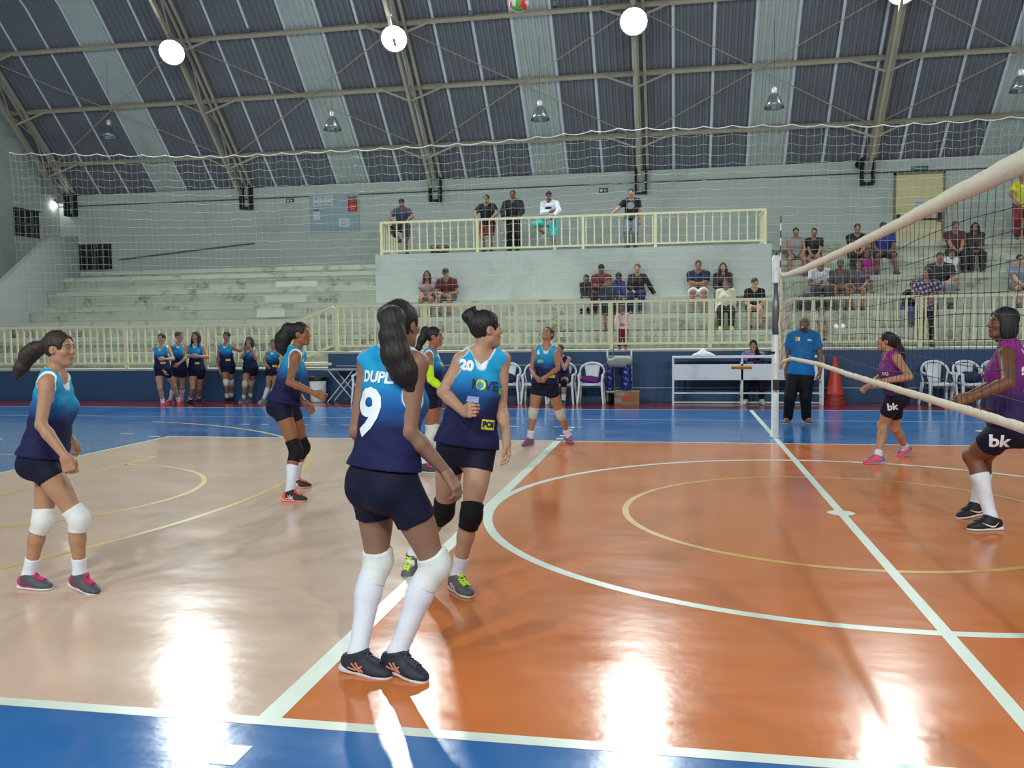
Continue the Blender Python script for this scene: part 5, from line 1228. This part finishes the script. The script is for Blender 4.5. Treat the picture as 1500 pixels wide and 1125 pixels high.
decal(f, r, 'back_number', '1', .32, f.pel+(f.neck-f.pel)*.56+f.cl*-.05-f.cf*.1, f.cl*-1+f.cf*-.0, f.up, M_NUM, .012)
decal(f, r, 'chest_logo', None, 0, chest_pt(f, .66, -.05), -f.cl, f.up, M_GPR, poly=quad_poly(.07, .07, 8, 8, True))

# player number nine, nearest, from behind
f = pose_px(1.74, (552, 988), (561, 697, .02), (578, 520, .03), (588, 476, .05), 58, 72, (70, 2),
            L=dict(kn=(553, 820, 0), ft=(524, 985, -12, -3), el=(523, 632, 1), wr=(552, 668, 1), hd=(566, 690, 1), sh=(541, 530)),
            R=dict(kn=(637, 826, 0), ft=(582, 988, -22, -6, .01), el=(599, 632, -1), wr=(652, 690, 1), hd=(671, 718, 0), sh=(610, 534), curl=1), W=.92)
r = volley(f, 'person in blue jersey number nine seen from behind in white knee socks', (140, 104, 84), Q_NEAR, (PADW, PADW), (.92, .92), ((30, 34, 52), (196, 196, 202), (60, 64, 84)), None, ((206, 130, 110), 'bars'), .50, .035, pad_dim=(.10, .24))
D0 = C_F@(f.head-CAM); tail = [(hp_(f, -.085, .02, .05), .045), (P3(575, 466, D0-.13), .05), (P3(575, 492, D0-.16), .055), (P3(580, 520, D0-.16), .062), (P3(592, 545, D0-.15), .06), (P3(602, 568, D0-.14), .025)]
make_hair(f, r, 'pony', (34, 27, 24), .005, tail)
bc = f.pel+(f.neck-f.pel)*.5-f.cf*.1
decal(f, r, 'back_number', '9', .30, f.pel+(f.neck-f.pel)*.495-f.cf*.1+f.cl*.035, -f.cl, f.up, M_NUM, .009)
decal(f, r, 'back_name', 'DUPLA', .07, f.pel+(f.neck-f.pel)*.80-f.cf*.1-f.cl*.005, -f.cl, f.up, M_NUM, .003)
# player number twenty
f = pose_px(1.68, (674, 868), (684, 650, .03), (703, 517, .02), (713, 482, .0), -72, -66, (30, 3),
            L=dict(kn=(690, 754, -1), ft=(670, 866, -48, 0), el=(734, 596, 0), wr=(742, 645, -1), hd=(748, 684, 0), sh=(735, 528), curl=1),
            R=dict(kn=(650, 748, -1), ft=(607, 838, -108, -30, .03), el=(649, 574, 0), wr=(679, 603, -1), hd=(698, 601, -1), sh=(676, 530), curl=2), W=.92)
r = volley(f, 'person in blue jersey number twenty with hair bun and black knee pads', (172, 134, 110), Q_NEAR, (PADB, PADB), (.34, .34), ((86, 88, 92), (200, 206, 200), (196, 240, 40)), (36, 98, 120), ((196, 170, 150), 'bars'), .36, -.01)
D0 = C_F@(f.head-CAM); tail = [(hp_(f, -.08, 0, .06), .03), (P3(689, 466, D0-.01), .03), (P3(685, 463, D0-.02), .028), (P3(689, 458, D0-.02), .02), (P3(696, 449, D0-.01), .005)]
make_hair(f, r, 'bun', HAIRD, .0055, tail)
decal(f, r, 'chest_number', '20', .08, f.pel+(f.neck-f.pel)*.845+f.cf*.1-f.cl*.088, f.cl, f.up, M_NUM, .005)
decal(f, r, 'chest_lettering', 'N VE', .075, chest_pt(f, .66, .03), f.cl, f.up, M_NPR, .003); decal(f, r, 'chest_ring', None, 0, chest_pt(f, .665, .005), f.cl, f.up, M_YPR, poly=quad_poly(.062, .062, 8, 8, True), lift=.004); decal(f, r, 'ring_centre', None, 0, chest_pt(f, .66, .0), f.cl, f.up, mat('sky_blue_print', (40, 150, 190), rough=.7), poly=quad_poly(.04, .04, 6, 6, True), lift=.0065)
decal(f, r, 'white_mark', None, 0, chest_pt(f, .50, -.03), f.cl, f.up, mat('pale_blue_print', (150, 170, 220), rough=.7), poly=quad_poly(.07, .035, 6, 4))
decal(f, r, 'yellow_patch', None, 0, chest_pt(f, .25, .085), f.cl, f.up, M_YPR, poly=quad_poly(.085, .06, 6, 4)); decal(f, r, 'patch_lettering', 'POI', .045, chest_pt(f, .25, .085), f.cl, f.up, M_NPR, .003, lift=.007)
decal(f, r, 'green_mark', None, 0, chest_pt(f, .62, .14), f.cl, f.up, M_GPR, poly=quad_poly(.045, .045, 6, 6, True))
# player behind, with a neon sleeve
f = pose_px(1.62, (628, 692), (632, 578, 0), (632, 514, 0), (637, 493, 0), 4, 0, (0, 2),
            L=dict(kn=(637, 632, 0), ft=(632, 688, -6, 0), el=(640, 556, 1), wr=(655, 568, 0), sh=(634, 522)),
            R=dict(kn=(632, 630, -1), ft=(620, 692, -10, 0), el=(631, 556, -1), wr=(652, 572, -1), hd=(664, 575, 0), sh=(628, 524)), W=.85)
r = volley(f, 'person in navy and blue kit with a neon yellow arm sleeve behind player nine', (150, 100, 76), Q_MID, (PADW, PADW), (.86, .86), base=None)
D0 = C_F@(f.head-CAM); make_hair(f, r, 'pony', HAIRD, .0065, [(hp_(f, -.09, 0, .06), .032), (P3(623, 484, D0-.03), .042), (P3(618, 498, D0-.04), .042), (P3(613, 510, D0-.05), .03), (P3(611, 517, D0-.05), .012)])
F = Field(np.minimum(f.elR, f.shR)-.3, np.maximum(f.elR, f.wrR)+.2, .009); a = f.shR+(f.elR-f.shR)*.42; dd = nrm_(f.elR-f.shR); 
for p, k in ((f.arm['R'][0], 0), (f.arm['R'][1], .02), (f.arm['R'][2], .02)): F.add(p, k, .006, [(a, -dd)] if p is f.arm['R'][0] else [(f.elR+(f.wrR-f.elR)*.85, nrm_(f.wrR-f.elR))])
V, Q = F.mesh(); local(link('arm_sleeve', mk_mesh('arm_sleeve', V, Q, cloth_mat((190, 226, 40)), True), r), r)
decal(f, r, 'chest_logo', None, 0, chest_pt(f, .68, -.03), f.cl, f.up, M_YPR, poly=quad_poly(.06, .06, 6, 6, True))
# far player looking up
f = pose_px(1.67, (805, 655), (798, 563, 0), (801, 508, 0), (802, 490, .02), -92, -88, (-104, 42),
            L=dict(kn=(820, 606, -1), ft=(833.5, 649, -70, -6), el=(817, 540, -1), wr=(801, 551, -1), hd=(796, 558, 0), sh=(815.5, 513), curl=2),
            R=dict(kn=(781, 604, -1), ft=(776, 652, -115, -4), el=(779, 541, 0), wr=(784, 551, -1), hd=(789, 558, 0), sh=(784.5, 513), curl=2), W=.85)
r = volley(f, 'person in blue kit on the far court line looking up at the ball', (160, 116, 90), Q_FAR, ((186, 182, 172),)*2, (.36, .36), ((110, 80, 104), (150, 120, 140), (190, 60, 130)), (186, 60, 126))
make_hair(f, r, 'pony', HAIRB, .0075, [(hp_(f, -.09, -.02, .02), .03), (hp_(f, -.11, -.03, -.05), .028), (hp_(f, -.09, -.03, -.11), .014)])
decal(f, r, 'chest_number', '6', .08, f.pel+(f.neck-f.pel)*.83+f.cf*.1-f.cl*.1, f.cl, f.up, M_NUM, .004); decal(f, r, 'chest_logo', None, 0, chest_pt(f, .6, -.06), f.cl, f.up, M_GPR, poly=quad_poly(.08, .04, 6, 4)); decal(f, r, 'yellow_patch', None, 0, chest_pt(f, .22, .1), f.cl, f.up, M_YPR, poly=quad_poly(.08, .04, 6, 4))

# ------------------------------------------------------------------ waiting players along the wall
PINK = ((200, 50, 80), (214, 190, 200), (230, 120, 140)); DKS = ((40, 34, 40), (90, 80, 84), (60, 50, 56))
def waiting(lab, H, ref, pel, neck, head, L, R, skin, pads=(None, None), socks=(.3, .3), shoe=PINK, hair=('pony', HAIRB), face=-88, hf=None, W=.86, patch=True, sockc=SOCKW):
    f = pose_px(H, ref, (*pel, 0), (*neck, 0), (*head, 0), face, face, hf or (face, -2), L, R, W=W)
    r = volley(f, lab, skin, Q_FAR, pads, socks, shoe, None, None, .38, .0, sockc=sockc)
    make_hair(f, r, hair[0], hair[1], .0085)
    if patch: decal(f, r, 'yellow_patch', None, 0, chest_pt(f, .28, .08), f.cl, f.up, M_YPR, poly=quad_poly(.09, .045, 6, 4))
    return f
waiting('waiting person in blue kit at the left end of the wall line', 1.62, (253, 597), (238, 541), (237, 508), (236.5, 496), dict(kn=(255, 565, -1), ft=(262, 593, -60, 0), el=(254, 526, -1), wr=(241, 526, -1), sh=(247, 512)), dict(kn=(234, 568, -1), ft=(239, 596, -70, 0), el=(233, 529, -1), wr=(240, 543, -1), sh=(227, 512)), (176, 140, 116))
waiting('waiting person in blue kit turned right, second in the wall line, white knee socks', 1.66, (257, 592), (262, 543), (262, 504), (263, 493), dict(kn=(267, 567, -1), ft=(266, 590, -60, 0), el=(272, 524, -1), wr=(262, 533, -1), sh=(268, 509)), dict(kn=(254, 568, -1), ft=(250, 591, -100, 0), el=(246, 507, -1), wr=(238, 514, -1), sh=(254, 508)), (166, 128, 106), socks=(.85, .85), hair=('bun', (86, 64, 48)), face=-70, hf=(-15, -2), patch=False)
waiting('waiting person with long dark hair in blue kit, third in the wall line', 1.66, (284, 591), (288, 543), (288, 504), (286.5, 493), dict(kn=(292, 568, -1), ft=(291, 588, -80, 0), el=(304, 523, -1), wr=(290, 522, -1), sh=(298, 509)), dict(kn=(282, 568, -1), ft=(279, 590, -95, 0), el=(270, 522, -1), wr=(288, 521, -1), sh=(277, 509)), (176, 132, 110), socks=(.16, .16), shoe=DKS, hair=('long', HAIRD), W=1.02)
waiting('waiting person with hair bun and white knee pads, fourth in the wall line', 1.66, (335, 589), (333, 537), (331.5, 504), (332, 493), dict(kn=(338, 559, -1), ft=(339, 587, -80, 0), el=(350, 514, 0), wr=(355, 512, 0), sh=(340, 508)), dict(kn=(331.5, 560, -1), ft=(333, 588, -100, 0), el=(319, 528, 0), wr=(322, 543, -1), sh=(322.5, 508)), (150, 112, 92), pads=(PADW, PADW), shoe=DKS, hair=('bun', HAIRD))
waiting('waiting person in blue kit with both hands raised to her chin, pale knee pads', 1.60, (361, 589), (367, 540), (365.5, 510), (365, 500), dict(kn=(368, 559, -1), ft=(367, 587, -85, 0), el=(375, 526, -1), wr=(368, 513, -1), sh=(374, 515)), dict(kn=(359, 563, -1), ft=(357, 589, -100, 0), el=(354, 524, -1), wr=(361, 512, -1), sh=(357, 515)), (160, 120, 98), pads=((196, 190, 166),)*2, shoe=((96, 120, 120), (210, 214, 210), (60, 70, 70)), hair=('long', HAIRB), patch=False)
waiting('waiting person in blue kit and long white socks, nearest the crouching player', 1.58, (389, 588), (400, 545), (401, 513.5), (401, 504), dict(kn=(402, 566, -1), ft=(396, 588, -85, 0), el=(413, 524, -1), wr=(410, 536, -1), sh=(409, 518)), dict(kn=(393, 566, -1), ft=(386, 590, -105, 0), el=(387, 528, 0), wr=(391, 536, -1), sh=(392.5, 518)), (170, 128, 108), socks=(.85, .85), shoe=((130, 150, 160), (210, 214, 216), (90, 100, 110)), hair=('pony', HAIRD))

# ------------------------------------------------------------------ purple team
PNKS = ((222, 84, 120), (206, 150, 170), (60, 130, 150))
f = pose_px(1.64, (1295, 679), (1313, 578, 0), (1304, 516, 0), (1298, 500, 0), 172, 186, (165, 12),
            L=dict(kn=(1293, 622, 0), ft=(1286, 679, 192, 0), el=(1333, 552, -1), wr=(1290, 559, -1), hd=(1276, 564, 0), sh=(1314, 526), curl=3),
            R=dict(kn=(1311, 627, 0), ft=(1326, 668, 200, -22, .02), el=(1290, 552, 1), wr=(1272, 566, -1), hd=(1266, 570, 0), sh=(1300, 524), curl=3), W=.98)
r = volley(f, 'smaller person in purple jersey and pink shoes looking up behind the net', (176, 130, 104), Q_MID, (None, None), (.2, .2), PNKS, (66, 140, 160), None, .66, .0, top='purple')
D0 = C_F@(f.head-CAM); make_hair(f, r, 'pony', (22, 18, 20), .007, [(hp_(f, -.08, 0, .05), .05), (P3(1310, 500, D0), .06), (P3(1316, 512, D0), .055), (P3(1321, 520, D0), .04), (P3(1323, 527, D0), .02)])
decal(f, r, 'shorts_print', 'bk', .11, f.hipL+(f.kneL-f.hipL)*.38+f.pl*.1, -f.pf*1.0, f.up, M_NUM, .004, mesh=f.botmesh); decal(f, r, 'chest_lettering', 'ITU', .05, f.pel+(f.neck-f.pel)*.52+f.cf*.08+f.cl*.07, -f.cf*.7+f.cl*.7, f.up, M_NUM, .002)
f = pose_px(1.76, (1438, 779), (1480, 622, 0), (1478, 503, -.02), (1467, 474, .0), 176, 166, (188, 6),
            L=dict(kn=(1424, 668, 0), ft=(1452, 776, 192, 0), el=(1477, 560, -1), wr=(1425, 582, -1), hd=(1399, 588, 0), sh=(1474, 521), curl=2),
            R=dict(kn=(1440, 672, 1), ft=(1430, 758, 200, -8, .02), el=(1462, 562, 1), wr=(1418, 580, 0), sh=(1488, 520), curl=2), W=1.15)
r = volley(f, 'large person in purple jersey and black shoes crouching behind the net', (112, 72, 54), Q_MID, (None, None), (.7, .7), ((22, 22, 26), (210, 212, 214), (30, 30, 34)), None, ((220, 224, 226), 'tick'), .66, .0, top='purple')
make_hair(f, r, 'bob', (20, 18, 20), .007, None, [(hell(f, (-.03, 0, .06), (.1, .088, .085)), .02)])
decal(f, r, 'shorts_print', 'bk', .13, f.hipL+(f.kneL-f.hipL)*.46+f.pl*.1, -f.pf*1.0, f.up, M_NUM, .004, mesh=f.botmesh)
decal(f, r, 'back_number', '2', .26, f.pel+(f.neck-f.pel)*.56-f.cf*.1+f.cl*.08, -f.cl, f.up, M_NUM, .01); decal(f, r, 'back_name', 'NA', .08, f.pel+(f.neck-f.pel)*.88-f.cf*.08+f.cl*.03, -f.cl, f.up, M_NUM, .003)
decal(f, r, 'pink_print', None, 0, f.pel+(f.neck-f.pel)*.7+f.cf*.1+f.cl*.05, f.cl, f.up, mat('pink_print_cloth', (206, 70, 160), rough=.7), poly=quad_poly(.07, .05, 6, 4))

# ------------------------------------------------------------------ referee, scorer, girl on a chair
f = pose_px(1.74, (1166, 622), (1173, 546, 0), (1178, 486, .02), (1178, 474, 0), -96, -92, (-112, 2),
            L=dict(kn=(1180, 582, 0), ft=(1181, 620, -75, 0), el=(1202, 522, 0), wr=(1201, 545, -1), sh=(1194, 493), curl=2), R=dict(kn=(1157, 582, 0), ft=(1154, 620, -110, 0), el=(1151, 522, 0), wr=(1151.5, 546, -1), sh=(1160, 493), curl=2), sex='m', W=.98)
r = person(f, 'bald person in a blue polo shirt with a whistle beside the net post', (132, 96, 80), ((f.ankL+f.ankR)/2)*A_(1, 1, 0), Q_FAR)
make_top(f, r, 'tee', (16, 112, 178), .013, -.04, .018, False, name='polo_shirt'); make_bottom(f, r, 1.98, (20, 20, 26), .013, .012, loose=1.06)
for sd in 'LR': make_shoe(f, r, sd, (96, 92, 90), (190, 190, 190), (210, 140, 70), .009, (196, 140, 80))
decal(f, r, 'chest_badge', None, 0, chest_pt(f, .80, -.10), f.cl, f.up, mat('orange_badge', (214, 160, 60), rough=.7), poly=quad_poly(.07, .07, 5, 5)); decal(f, r, 'chest_badge', None, 0, chest_pt(f, .80, -.08), f.cl, f.up, M_NUM, poly=quad_poly(.03, .05, 4, 4), lift=.007); decal(f, r, 'chest_mark', None, 0, chest_pt(f, .79, .08), f.cl, f.up, M_NUM, poly=quad_poly(.07, .03, 5, 4, True))
make_hair(f, r, 'bald', HAIRD, .01)
F = Field(f.head-.2, f.head+.2, .009); F.add(hell(f, (.035, 0, -.095), (.06, .054, .04)), 0); F.cut(hell(f, (.095, 0, -.05), (.035, .03, .03))); V, Q = F.mesh(); local(link('beard', mk_mesh('beard', V, Q, hair_mat((46, 36, 32)), True), r), r)
b = MB(); b.lathe(hp_(f, .105, 0, -.062), [(.012, -.02), (.016, 0), (.014, .02)], 10, axis=tuple(f.hfu[0])); local(b.build('whistle', mat('yellow_whistle', (214, 226, 60), rough=.4), r), r)
MBc = MB().tube([Vector(f.neck+f.cl*.06+f.cf*.06+f.up*.03), Vector(f.neck+f.cf*.13-f.up*.02), Vector(f.neck-f.cl*.06+f.cf*.06+f.up*.03)], .014, 6); local(MBc.build('collar', cloth_mat((22, 52, 84)), r, True), r)
x, y = at(1103, 560, y=10.88)[0], 10.86
e = empty('stool', (x, y, 0), 'low dark stool behind the scorer\'s table', 'stool'); local(MB().box(x-.2, x+.2, y-.16, y+.2, .42, .46).build('seat', M_BLACK, e), e)
for sx in (-.17, .17):
    for sy in (-.13, .17): local(MB().box(x+sx-.018, x+sx+.018, y+sy-.018, y+sy+.018, 0, .42).build('leg', M_BLACK, e), e)
f = seated(x, y+.02, .46, 0, -92, 1.62, 'f', 1.0, .1, ('belly', 'chin'), (-96, -4), .16, .36)
r = person(f, 'person in a lilac jacket seated behind the scorer\'s table, hand on chin', (168, 124, 100), (x, y, .46), Q_FAR)
make_top(f, r, 'long', W1, .013, -.08, .02, True, lambda f, V: np.where((np.sin(V[:, 2]*60+V[:, 0]*55)*np.sin(V[:, 0]*70-V[:, 2]*20) > .45)[:, None], L3(84, 70, 130)[None], L3(158, 140, 196)[None]), name='jacket'); make_bottom(f, r, 1.95, (24, 26, 34), .014); make_hair(f, r, 'pony', HAIRD, .009, [(hp_(f, -.07, .06, -.06), .04), (f.neck+f.cl*.09+f.cf*.07-UP*.03, .04), (f.neck+f.cl*.09+f.cf*.11-UP*.13, .03)])
for sd in 'LR': make_shoe(f, r, sd, (206, 212, 196), (200, 204, 190), None, .01)
x, y = CHAIRS[3]
f = seated(x, y-.05, .43, 0, -98, 1.62, 'f', 1.0, .28, ('face', 'face'), (-98, -6), .12, .34)
r = person(f, 'person in navy kit sitting on a white chair, hands at her mouth', (176, 132, 112), (x, y, .43), Q_FAR)
make_top(f, r, 'tank', (26, 30, 70), .013, -.06, .012); make_bottom(f, r, .45, NAVY_S, .013, .01); make_hair(f, r, 'pony', HAIRB, .009, [(hp_(f, -.06, -.06, -.05), .04), (f.neck-f.cl*.09+f.cf*.08-UP*.02, .04), (f.neck-f.cl*.08+f.cf*.13-UP*.2, .03)])
for sd in 'LR': make_pad(f, r, sd, PADB, .013); make_sock(f, r, sd, .4, SOCKW, .013); make_shoe(f, r, sd, (60, 90, 80), (190, 196, 190), (40, 50, 50), .01)

# ------------------------------------------------------------------ spectators
Q_S = (.021, .019, .0115, .0075)
def dress(f, lab, skin, base, top, bot, hair, cap=None, shoe=(50, 48, 50), group=None, extra_label=None):
    r = person(f, lab, skin, base, Q_S)
    make_top(f, r, top[0], top[1], Q_S[1], top[2] if len(top) > 2 else -.06, .017, top[0] == 'tank', name=top[3] if len(top) > 3 else None)
    if bot: make_bottom(f, r, bot[0], bot[1], Q_S[1], .014, loose=1.15 if f.sex == 'm' else 1.05)
    if hair: make_hair(f, r, hair[0], hair[1], .0125)
    if cap: make_cap(f, r, cap)
    for sd in 'LR': make_shoe(f, r, sd, shoe, tuple(min(255, c+40) for c in shoe), None, .012)
    return r
SK1, SK2, SK3, SK4 = (176, 134, 110), (148, 106, 84), (122, 84, 66), (98, 66, 52)
RAILZ = 4.46
def st(px, y, z, **k): return at(px, 366, y=y)[0], y, z
def SB(px, lab, H, face, skin, top, bot, hair, cap=None, arms='rail', lean=.12, W=1.0, sex='m', y=15.72, z=3.6, hf=None, knee_up=None, shoe=(40, 38, 40), rail=RAILZ):
    x = at(px, 330, y=y)[0]; f = standing(x, y, z, face, H, sex, W, lean, arms, hf, rail=rail, knee_up=knee_up); return f, dress(f, lab, skin, (x, y, z), top, bot, hair, cap, shoe)
SB(590, 'standing person in a dark tee and cap at the left end of the balcony', 1.58, -84, SK3, ('tee', (64, 64, 82)), (.9, (44, 42, 52)), ('short', HAIRD), (30, 32, 36), ('rail', 'rail'), .2, knee_up='R')
f, r = SB(714, 'standing person in a black polo and maroon shorts leaning on the balcony railing', 1.60, -92, SK2, ('tee', (24, 26, 36)), (.85, (112, 48, 58)), ('short', (40, 32, 30)), None, 'rail', .08, 1.12)
f, r = SB(752, 'tall standing person in a black hooded top and black trousers on the balcony', 1.70, -88, SK3, ('long', (28, 32, 40), -.1, 'hoodie'), (1.95, (26, 28, 34)), ('short', (30, 26, 26)), None, 'rail', .04, 1.15)
f, r = SB(806, 'standing person in a white hoodie and turquoise shorts on the balcony', 1.62, -100, SK3, ('long', (206, 212, 224), -.1, 'hoodie'), (1.05, (58, 180, 180)), ('short', HAIRD), (44, 48, 60), ('rail', 'cross'), .1, 1.1, knee_up='R', hf=(-60, 0), shoe=(190, 190, 190))
decal(f, r, 'chest_print', None, 0, chest_pt(f, .68), f.cl, f.up, M_NPR, poly=quad_poly(.2, .07, 8, 4, True))
f, r = SB(925, 'slim standing person in a printed black tee, arm out along the balcony railing', 1.60, -95, SK1, ('tee', (26, 28, 34)), (1.95, (116, 122, 136)), ('short', (24, 22, 24)), None, ('down', 'railwide'), .03)
decal(f, r, 'chest_print', None, 0, chest_pt(f, .66), f.cl, f.up, mat('grey_shirt_print', (120, 124, 130), rough=.8), poly=quad_poly(.2, .18, 8, 8, True))
SB(1497, 'standing person in a yellow top and maroon trousers on the right balcony', 1.66, -100, SK2, ('tee', (206, 196, 40)), (1.95, (120, 40, 50)), ('short', HAIRD), None, 'rail', .1, y=15.9)
def SS(px, row, lab, H, skin, top, bot, hair, cap=None, arms='lap', face=-92, lean=.05, W=1.0, sex='m', hf=None, back=.27, shoe=(50, 46, 48), spread=.12, foot=.42, zf=None):
    y, z = STEPS[row]; y = y+back; x = at(px, 420, y=y)[0]; zf = zf if zf is not None else (STEPS[row-1][1] if row else 1.08)
    f = seated(x, y, z, zf, face, H, sex, W, lean, arms, hf, spread, foot+max(0, back-.2)*.3); return f, dress(f, lab, skin, (x, y, z), top, bot, hair, cap, shoe)
SS(627, 2, 'seated person with long dark hair in a dusty pink top, left of the maroon tee', 1.60, SK2, ('tee', (150, 130, 134)), (.5, (112, 86, 82)), ('long', HAIRB), None, 'clasp', sex='f', lean=.22, face=-85)
SS(657, 2, 'seated person in a maroon tee, dark cap and denim shorts leaning forward', 1.74, SK2, ('tee', (92, 40, 48)), (.8, (62, 78, 104)), ('short', HAIRD), (44, 50, 54), ('lap', 'clasp'), lean=.42, hf=(-100, -25))
SS(859, 2, 'small seated child in dark clothes left of the person in the red sleeved top', 1.15, SK3, ('long', (48, 38, 42)), (1.9, (36, 34, 38)), ('short', HAIRD), None, 'lap', back=.35)
SS(881, 2, 'seated person in a dark red top and dark cap above the standing boy', 1.70, SK3, ('long', (96, 36, 44)), (1.9, (40, 36, 42)), ('short', HAIRD), (34, 34, 38), 'cross', back=.4)
SS(906, 2, 'seated child in a blue top turned away beside the person in the black v-neck', 1.2, SK3, ('long', (52, 62, 112)), (1.9, (40, 42, 60)), ('short', (22, 22, 26)), None, 'lap', face=-60, hf=(60, 0), back=.2)
SS(934, 2, 'seated person in a black v-neck top and jeans with one arm propped beside her', 1.68, SK1, ('long', (44, 34, 40)), (1.92, (34, 42, 80)), ('bun', HAIRB), None, ('prop', 'lap'), sex='f', hf=(-100, 2), back=.36, shoe=(60, 60, 64))
SS(1023, 2, 'seated person in a navy tee and white shorts with folded arms on the stand', 1.78, SK2, ('tee', (36, 42, 70)), (.72, (222, 226, 232)), ('short', HAIRD), None, 'cross', W=1.15, back=.38, hf=(-80, 2), shoe=(96, 84, 72))
SS(1059, 2, 'seated person with long brown hair in a dark brown jacket behind the cream sweater', 1.64, SK1, ('long', (56, 44, 42), -.06, 'jacket'), (1.9, (70, 76, 96)), ('long', HAIRB), None, 'lap', sex='f', back=.38)
SS(1063, 1, 'seated person in a cream sweater and black trousers in front of the brown jacket', 1.58, SK2, ('long', (206, 202, 182), -.08, 'sweater'), (1.94, (24, 24, 30)), ('short', (60, 40, 34)), None, ('down', 'down'), sex='f', lean=.0, shoe=(200, 208, 120))
SS(1105, 1, 'seated person in a black sleeveless top leaning forward left of the net post', 1.62, SK1, ('tee', (28, 26, 30)), (.5, (30, 30, 36)), ('pony', HAIRB), None, 'clasp', sex='f', lean=.35, hf=(-60, -18))
# the standing boy and the toddler
x = at(892, 440, y=13.15)[0]; f = standing(x, 13.15, 1.48, -92, 1.28, 'm', 1.0, .02, ('chin', 'down'), (-80, -4)); dress(f, 'standing boy in a dark grey hoodie and black shorts behind the front railing', SK2, (x, 13.15, 1.48), ('long', (54, 56, 66), -.1, 'hoodie'), (.85, (24, 24, 28)), ('short', (50, 38, 32)), None, (90, 76, 66))
x = at(912, 480, y=11.95)[0]; f = standing(x, 11.95, 1.08, -92, .98, 'f', 1.05, .0, 'belly', (-92, -6)); dress(f, 'toddler in a pale pink top and dark red trousers standing behind the front railing', SK2, (x, 11.95, 1.08), ('long', (214, 178, 190)), (1.92, (110, 30, 46)), ('bob', (30, 24, 24)), None, (170, 90, 100))
SS(1165, 4, 'seated person in a grey tank top in the upper row right of the antenna', 1.66, SK2, ('tank', (132, 130, 134)), (.6, (96, 80, 76)), ('bun', HAIRD), None, 'lap', sex='f', W=1.1, spread=.2)
SS(1192, 4, 'seated person in black beside the grey tank top, upper row of the stand', 1.62, SK2, ('tee', (34, 32, 36)), (.6, (90, 80, 78)), ('pony', HAIRD), None, ('lap', 'clasp'), sex='f', face=-100, back=.34)
SS(1254, 4, 'seated person in a black tee in the upper row left of the blue shirt', 1.76, SK2, ('tee', (36, 36, 44)), (1.9, (34, 36, 40)), ('short', HAIRD), None, 'clasp', lean=.15)
SS(1292, 4, 'seated person in a royal blue shirt partly hidden by the net tape, upper row', 1.82, SK4, ('tee', (38, 50, 116)), (.9, (44, 44, 52)), ('short', (20, 18, 20)), None, 'lap', W=1.15, spread=.2, foot=.5, shoe=(40, 40, 46))
SS(1269, 3, 'seated child in a magenta top in front of the blue shirt', 1.2, SK3, ('tee', (150, 36, 110)), (.6, (80, 60, 66)), ('bob', HAIRD), None, 'lap', sex='f', back=.2)
SS(1201, 2, 'seated person in a pale shirt, hand raised, just right of the net post', 1.74, SK3, ('tee', (198, 200, 208)), (1.9, (54, 58, 70)), ('short', HAIRD), None, ('clasp', 'phone'), lean=.22)
SS(1229, 2, 'seated person in a grey cap and grey top, looking down, lower middle row', 1.70, SK3, ('tee', (92, 88, 92)), (.8, (70, 62, 60)), ('short', HAIRD), (84, 84, 92), 'clasp', lean=.4, hf=(-100, -30))
SS(1258, 2, 'seated person in a dull purple top right of the grey cap', 1.64, SK2, ('tee', (88, 76, 92)), (.7, (80, 66, 66)), ('bob', HAIRB), None, 'lap', sex="f", face=-105, back=.42)
SS(1203, 0, 'small child in a grey white top sitting low behind the referee', .86, SK2, ('tee', (176, 176, 178)), (.8, (120, 120, 124)), ('short', (66, 50, 40)), None, 'lap', lean=.2, zf=1.2, back=.12, foot=.3)
SS(1397, 4, 'seated person in a maroon tee in the upper row left of the right balcony', 1.74, SK2, ('tee', (78, 42, 46)), (1.9, (42, 40, 44)), ('short', (70, 60, 56)), None, 'clasp', lean=.1)
SS(1426, 4, 'seated person with long dark hair in grey, upper row, beside a maroon tee', 1.64, SK2, ('long', (60, 56, 60)), (1.92, (32, 30, 34)), ('long', HAIRD), None, 'clasp', sex='f', lean=.12, face=-98)
SS(1376, 2, 'large seated person in a dark navy tee and grey trousers behind the flowered top', 1.86, SK2, ('tee', (36, 36, 50)), (1.9, (120, 122, 122)), ('short', HAIRD), None, 'lap', W=1.3, spread=.18, face=-100)
SS(1393, 3, 'small child in a white tee behind the large person in navy', 1.05, SK2, ('tee', (204, 206, 208)), (.8, (150, 110, 96)), ('short', HAIRB), None, 'lap', back=.14)
x = at(1358, 440, y=12.35)[0]; f = standing(x, 12.35, 1.08, -110, 1.72, 'f', 1.05, .05, 'belly', (-140, -5)); r = person(f, 'standing person in a purple flowered top and black trousers behind the right railing', SK2, (x, 12.35, 1.08), Q_S)
make_top(f, r, 'tee', W1, .018, -.1, .02, False, lambda f, V: np.where((np.sin(V[:, 2]*45+V[:, 0]*30)*np.sin(V[:, 0]*52-V[:, 2]*17) > .35)[:, None], L3(176, 160, 180)[None], L3(66, 50, 82)[None]), name='flowered_top'); make_bottom(f, r, 1.95, (28, 26, 30), .018); make_hair(f, r, 'bob', HAIRD, .012)
for sd in 'LR': make_shoe(f, r, sd, (60, 54, 54), (100, 96, 96), None, .012)
SS(1331, 1, 'hunched child in black and blue jeans sitting left of the flowered top', 1.36, SK3, ('long', (26, 26, 30)), (1.92, (60, 76, 108)), ('short', HAIRD), None, 'clasp', lean=.55, face=-75, hf=(-60, -20))
SS(1492, 2, 'seated person in a grey blue printed tee at the right edge of the stand', 1.66, SK1, ('tee', (124, 134, 154)), (.9, (104, 98, 96)), ('short', (30, 26, 26)), None, 'clasp', lean=.08, back=.3)
